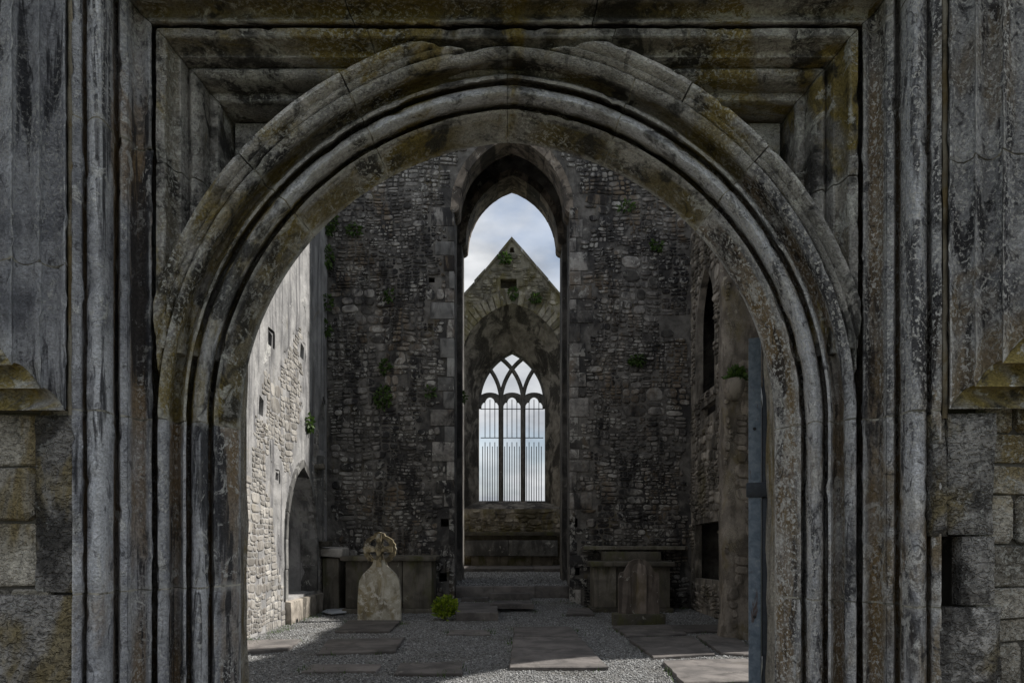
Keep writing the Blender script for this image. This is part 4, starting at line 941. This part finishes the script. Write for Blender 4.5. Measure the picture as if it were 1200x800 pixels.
# ledger slabs lying in the gravel: outline in world metres
def ledger(label, pts, th=.05, z=0.0, tone=None, group=None, name='ledger_slab', lines=0):
    P = [(p.x, p.y) for p in pts]; rnd = random.Random(hash(label) % 9999 if False else len(label)*7+int(P[0][0]*100))
    Q = []
    for (a, b), (c, d) in zip(P, P[1:]+P[:1]):
        n = max(2, int(math.hypot(c-a, d-b)/.16))
        for i in range(n):
            f = i/n; j = .012 if i else .02
            Q.append((a+(c-a)*f+rnd.uniform(-j, j), b+(d-b)*f+rnd.uniform(-j, j)))
    cx = sum(q[0] for q in Q)/len(Q); cy = sum(q[1] for q in Q)/len(Q); tx, ty = rnd.uniform(-.006, .006), rnd.uniform(-.006, .006)
    n = len(Q); V = []
    for s, h in ((1.0, -.05), (1.0, th-.012), (.985, th)):
        for (x, y) in Q:
            X, Yy = cx+(x-cx)*s, cy+(y-cy)*s; V.append(Vector((X, Yy, z+h+(tx*(x-cx)+ty*(y-cy) if h > 0 else 0)+rnd.uniform(-.002, .002))))
    Fc = [list(range(2*n, 3*n))]
    for r in range(2):
        for i in range(n): j = (i+1) % n; Fc.append([r*n+i, r*n+j, r*n+n+j, r*n+n+i])
    o = mesh_obj(name, V, Fc, M['slab'], None, tones=rnd.uniform(.3, .8) if tone is None else tone, origin=(cx, cy, z)); recalc(o)
    tag(o, label, 'grave slab', 'ledger slabs in the gravel'); return o
def gl(*pp, z=0.0): return [G(x, y, z) for x, y in pp]
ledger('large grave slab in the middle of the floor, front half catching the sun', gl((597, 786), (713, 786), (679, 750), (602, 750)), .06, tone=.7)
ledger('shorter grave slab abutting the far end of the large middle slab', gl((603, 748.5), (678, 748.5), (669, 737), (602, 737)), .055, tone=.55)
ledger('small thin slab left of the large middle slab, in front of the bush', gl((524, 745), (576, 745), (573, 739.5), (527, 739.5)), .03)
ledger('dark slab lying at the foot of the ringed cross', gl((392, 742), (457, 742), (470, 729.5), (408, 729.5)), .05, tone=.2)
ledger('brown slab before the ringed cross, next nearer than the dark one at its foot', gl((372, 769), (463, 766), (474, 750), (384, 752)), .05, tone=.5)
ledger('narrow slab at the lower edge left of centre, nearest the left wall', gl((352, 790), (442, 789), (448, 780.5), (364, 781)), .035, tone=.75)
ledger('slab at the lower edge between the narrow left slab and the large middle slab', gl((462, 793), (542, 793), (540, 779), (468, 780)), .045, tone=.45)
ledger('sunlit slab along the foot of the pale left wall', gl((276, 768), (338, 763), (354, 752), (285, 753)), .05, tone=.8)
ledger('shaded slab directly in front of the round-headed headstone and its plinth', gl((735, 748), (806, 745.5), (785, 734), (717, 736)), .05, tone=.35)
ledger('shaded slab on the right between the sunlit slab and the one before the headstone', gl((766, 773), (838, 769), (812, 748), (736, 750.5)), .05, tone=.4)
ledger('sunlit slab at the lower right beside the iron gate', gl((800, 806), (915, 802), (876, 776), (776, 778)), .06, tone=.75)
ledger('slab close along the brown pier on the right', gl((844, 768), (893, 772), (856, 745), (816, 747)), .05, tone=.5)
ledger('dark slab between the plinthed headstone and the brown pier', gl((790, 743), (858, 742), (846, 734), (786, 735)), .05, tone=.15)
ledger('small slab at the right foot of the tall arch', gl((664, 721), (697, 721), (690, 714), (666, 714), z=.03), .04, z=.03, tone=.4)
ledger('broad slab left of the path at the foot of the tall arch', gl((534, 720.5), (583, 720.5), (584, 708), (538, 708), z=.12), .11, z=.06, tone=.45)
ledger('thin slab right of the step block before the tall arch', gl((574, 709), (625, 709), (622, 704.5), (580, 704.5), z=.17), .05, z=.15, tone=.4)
b1 = block('step_block', -.50, .40, 17.02, 17.33, .12, .335, M['slab'], None, .015, .006, rt, tone=.4); tag(b1, 'long step block lying before the threshold of the tall arch', 'step')
b2 = block('step_block', -1.12, -.53, 16.85, 17.2, .1, .25, M['slab'], None, .015, .006, rt, tone=.35); tag(b2, 'short step block at the left jamb of the tall arch', 'step')
# pale sheet of slate on the ground in the left corner, and loose stones beside it
pp = gl((377, 719), (388, 722.5), (406, 719.5), (404, 715.5), (385, 714.5)); V = [Vector((p.x, p.y, .03+.02*(i % 2))) for i, p in enumerate(pp)]; V += [v+Vector((0, 0, .018)) for v in V]
n = 5; Fc = [list(range(n))[::-1], list(range(n, 2*n))]+[[i, (i+1) % n, n+(i+1) % n, n+i] for i in range(n)]
o = mesh_obj('broken_slate', V, Fc, M['pale'], None, origin=V[0]-Vector((0, 0, .03))); recalc(o); tag(o, 'pale blue-white broken sheet lying in the left corner by the niche', 'slate')
for i, (px, py, s, lab) in enumerate(((384, 712, .16, 'grey rubble stone behind the pale broken sheet in the left corner'), (396, 712, .12, 'smaller rubble stone behind the pale broken sheet, nearer the tomb'))):
    p = G(px, py); o = block('rubble_stone', p.x-s, p.x+s, p.y-.12, p.y+.12, -.02, s*1.1, M['south_stone'], None, .05, .03, rt); tag(o, lab, 'stone')
blk = thing('broken_pillar', 'broken stone block standing between the niche and the chest tomb', 'stone block', (-3.85, 16.6, 0))
block('shaft', -4.07, -3.68, 16.4, 16.9, -.02, 1.15, M['tomb'], blk, .04, .03, rt); block('cap', -4.09, -3.6, 16.32, 16.92, 1.152, 1.36, M['north_stone'], blk, .04, .03, rt)

# ================================================================ PLANTS
def leaves(n, rad, zr, size, seed, c=(0, 0, 0), hang=0.0, out=None, up=.3):
    rnd = random.Random(seed); V, Fc, T = [], [], []
    for _ in range(n):
        while True:
            p = Vector((rnd.uniform(-1, 1), rnd.uniform(-1, 1), rnd.uniform(-1, 1)))
            if .2 < p.length < 1 and (p.length > .55 or rnd.random() < .4): break
        q = Vector((p.x*rad, p.y*rad, p.z*zr))
        if out is not None and q.dot(out) < 0: q = q-2*q.dot(out)*out
        d = (p+Vector((rnd.uniform(-.6, .6), rnd.uniform(-.6, .6), up-hang*1.3+rnd.uniform(-.3, .5)))).normalized()
        s = size*rnd.uniform(.6, 1.3); w = d.cross(Vector((rnd.uniform(-1, 1), rnd.uniform(-1, 1), rnd.uniform(-1, 1)))).normalized()*s*.32
        nrm = d.cross(w).normalized()*s*.1; b = Vector(c)+q; k = len(V)
        V += [b, b+d*s*.45+w+nrm, b+d*s, b+d*s*.45-w+nrm]; Fc += [[k, k+1, k+2], [k, k+2, k+3]]; t = rnd.random(); T += [t, t]
    return V, Fc, T
bc = G(522, 726.5); bsh = thing('bush', 'small bright yellow-green bush beside the path near the tall arch', 'bush', (bc.x, bc.y, 0))
V, Fc, T = [], [], []
for q, (dx, dy, dz, rr, zr, nn) in enumerate(((0, 0, .2, .17, .15, 420), (-.14, .02, .16, .12, .11, 200), (.14, -.03, .19, .11, .13, 190), (.05, .05, .36, .10, .09, 130), (-.09, -.04, .33, .08, .08, 90), (.2, .03, .30, .06, .09, 60), (-.2, -.02, .28, .05, .07, 50), (.0, -.08, .08, .2, .07, 160))):
    v_, f_, t_ = leaves(nn//2, rr*.85, zr*.9, .085, 3+q, (bc.x+dx*.85, bc.y+dy, dz*.95+.02), up=.6); k0 = len(V); V += v_; Fc += [[k0+i for i in f] for f in f_]; T += t_
mesh_obj('foliage', V, Fc, M['bush'], bsh, tones=T, origin=(bc.x, bc.y, .24))
rs = random.Random(2)
for k in range(7):
    a = rs.uniform(0, 6.28); V, Fc = bar([(bc.x, bc.y, -.01), (bc.x+.05*math.cos(a), bc.y+.05*math.sin(a), .1), (bc.x+.15*math.cos(a), bc.y+.15*math.sin(a), .3)], .006, 5); mesh_obj('stem', V, Fc, M['pier'], bsh, origin=(bc.x, bc.y, 0))
def tuft(px, py, Y, r, zr, n, seed, label, out=Vector((0, -1, 0)), size=.09, hang=.5, pos=None, group='plants rooted in the walls'):
    p = pos or W(px, py, Y); t = thing('wall_fern', label, 'fern', p, group)
    V, Fc, T = leaves(n, r, zr, size, seed, p, hang, out); mesh_obj('foliage', V, Fc, M['leaf'], t, tones=T, origin=p)
    q = p+out*r*.5; V, Fc = bar([p-out*.06, p+out*r*.2, q], .01, 5); mesh_obj('stem', V, Fc, M['pier'], t, origin=p)
tuft(449, 466, YT-.03, .17, .24, 160, 1, 'largest green fern on the dark wall left of the tall arch')
tuft(451, 430, YT-.03, .12, .14, 70, 2, 'fern just above the largest one on the dark wall, left of the arch')
tuft(456, 347, YT-.03, .1, .12, 50, 3, 'small fern high on the dark wall left of the arch')
tuft(415, 270, YT-.03, .16, .12, 70, 4, 'fern near the top of the dark wall by the left corner')
tuft(504, 460, YT-.03, .1, .12, 50, 5, 'small fern close to the left jamb of the tall arch')
tuft(747, 423, YT-.03, .15, .12, 110, 6, 'lone bright fern on the dark wall right of the tall arch')
tuft(770, 288, YT-.03, .14, .1, 60, 7, 'fern high on the dark wall right of the arch')
tuft(735, 243, YT-.03, .18, .1, 60, 8, 'low mossy plant under the carved arch on the right of the tall arch')
for k, (py, r, n, lab) in enumerate(((256, .22, 200, 'leafy fern at the top of the left wall corner'), (300, .16, 90, 'fern trailing just below the top of the left wall corner'), (355, .13, 70, 'fern half way down the left wall corner'), (385, .11, 60, 'lowest fern in the left wall corner'))):
    z = EYE+(HOR-py)/F*16.8; tuft(0, 0, 0, r, r*1.4, n, 20+k, lab, Vector((.8, -.6, 0)), pos=Vector((XN+.03, 16.9-.05*k, z)))
tuft(0, 0, 0, .14, .16, 90, 30, 'small plant on the pale wall left of the pointed niche', Vector((1, 0, 0)), pos=Vector((XN+.02, 15.3, 3.85)))
tuft(0, 0, 0, .12, .16, 150, 31, 'green fern growing out of the bowl corbel on the brown pier', Vector((0, 0, 1)), pos=Vector((3.40, 11.68, 3.98)), hang=.2, size=.1)
tuft(592, 303, YE-.05, .2, .16, 80, 32, 'plant near the peak of the far gable', size=.14)
tuft(601, 344, YE-.05, .15, .2, 70, 33, 'plant below the square hole in the far gable', size=.14)
tuft(627, 350, YE-.05, .18, .15, 70, 34, 'plant on the right slope of the far gable above the embrasure', size=.14)
tuft(542.5, 465, 19.7, .1, .15, 50, 36, 'tiny fern on the left edge inside the tall arch', Vector((1, 0, 0)), size=.08, pos=Vector((-1.29, 19.9, EYE+(HOR-465)/F*19.9)))

# ================================================================ IRON GATE standing open behind the right jamb
gt = thing('iron_gate', 'open blue-painted iron gate seen edge-on behind the right jamb', 'gate', (.93, 2.9, 0))
hx, hy = .905, 2.865
dirg = Vector((.275, .78, 0)).normalized(); sdg = Vector((dirg.y, -dirg.x, 0))
def gbox(name, s0, s1, w0, w1, z0, z1, mat, par=gt, b=.003):
    P = Vector((hx, hy, 0)); V0, Fc = rough_box(s0, s1, w0, w1, z0, z1, b, 0)
    V = [P+dirg*v.x+sdg*v.y+Vector((0, 0, v.z)) for v in V0]
    return mesh_obj(name, V, Fc, mat, par, smooth=40, origin=sum(V, Vector())/len(V))
st_ = gbox('hinge_stile', 0, .04, -.022, .022, .04, 2.34, M['gate'])
gbox('lock_stile', .78, .815, -.018, .018, .04, 2.3, M['gate_dark'])
for z in (.1, 1.0, 2.2): gbox('rail', .04, .78, -.012, .012, z, z+.04, M['gate_dark'])
for k in range(6): gbox('upright', .135+k*.105, .15+k*.105, -.008, .008, .14, 2.2, M['gate_dark'])
for z in (1.745, .55): gbox('hinge_strap', -.012, .055, -.03, .075, z, z+.055, M['gate_dark'], b=.006)
gbox('hinge_post', .01, .03, .028, .062, .0, 2.3, M['gate_dark'])
for z in (1.30, 2.0, .9):
    V, Fc = bar([Vector((hx, hy, z))-dirg*.002, Vector((hx, hy, z))-dirg*.006], .006, 10); mesh_obj('bolt', V, Fc, M['iron'], gt, origin=(hx, hy, z))
# ================================================================ weeds: thin grass and moss tufts along slab edges and wall feet
rw = random.Random(17); V, Fc, T = [], [], []
spots = [(rw.uniform(XN+.05, XN+.35), rw.uniform(9, 16.5)) for _ in range(60)]+[(rw.uniform(-4, 3.8), rw.uniform(16.6, 16.9)) for _ in range(60)]
for o in list(C.objects):
    if o.name.startswith('ledger_slab'):
        vs = [o.matrix_basis @ v.co for v in o.data.vertices][:len(o.data.vertices)//3]
        for _ in range(7): q = rw.choice(vs); spots.append((q.x+rw.uniform(-.06, .06), q.y+rw.uniform(-.06, .06)))
for (x, y) in spots:
    for _ in range(rw.randint(5, 14)):
        bx_, by_ = x+rw.gauss(0, .05), y+rw.gauss(0, .05); h = rw.uniform(.03, .09); a = rw.uniform(0, 6.28); z = floor_z(bx_, by_); k = len(V)
        V += [Vector((bx_-.006*math.sin(a), by_+.006*math.cos(a), z)), Vector((bx_+.006*math.sin(a), by_-.006*math.cos(a), z)), Vector((bx_+.6*h*math.cos(a), by_+.6*h*math.sin(a), z+h))]; Fc.append([k, k+1, k+2]); T.append(rw.random())
o = mesh_obj('weeds', V, Fc, M['leaf'], tones=T); tag(o, 'thin grass and weeds along slab edges and wall feet', 'weeds', kind='stuff')
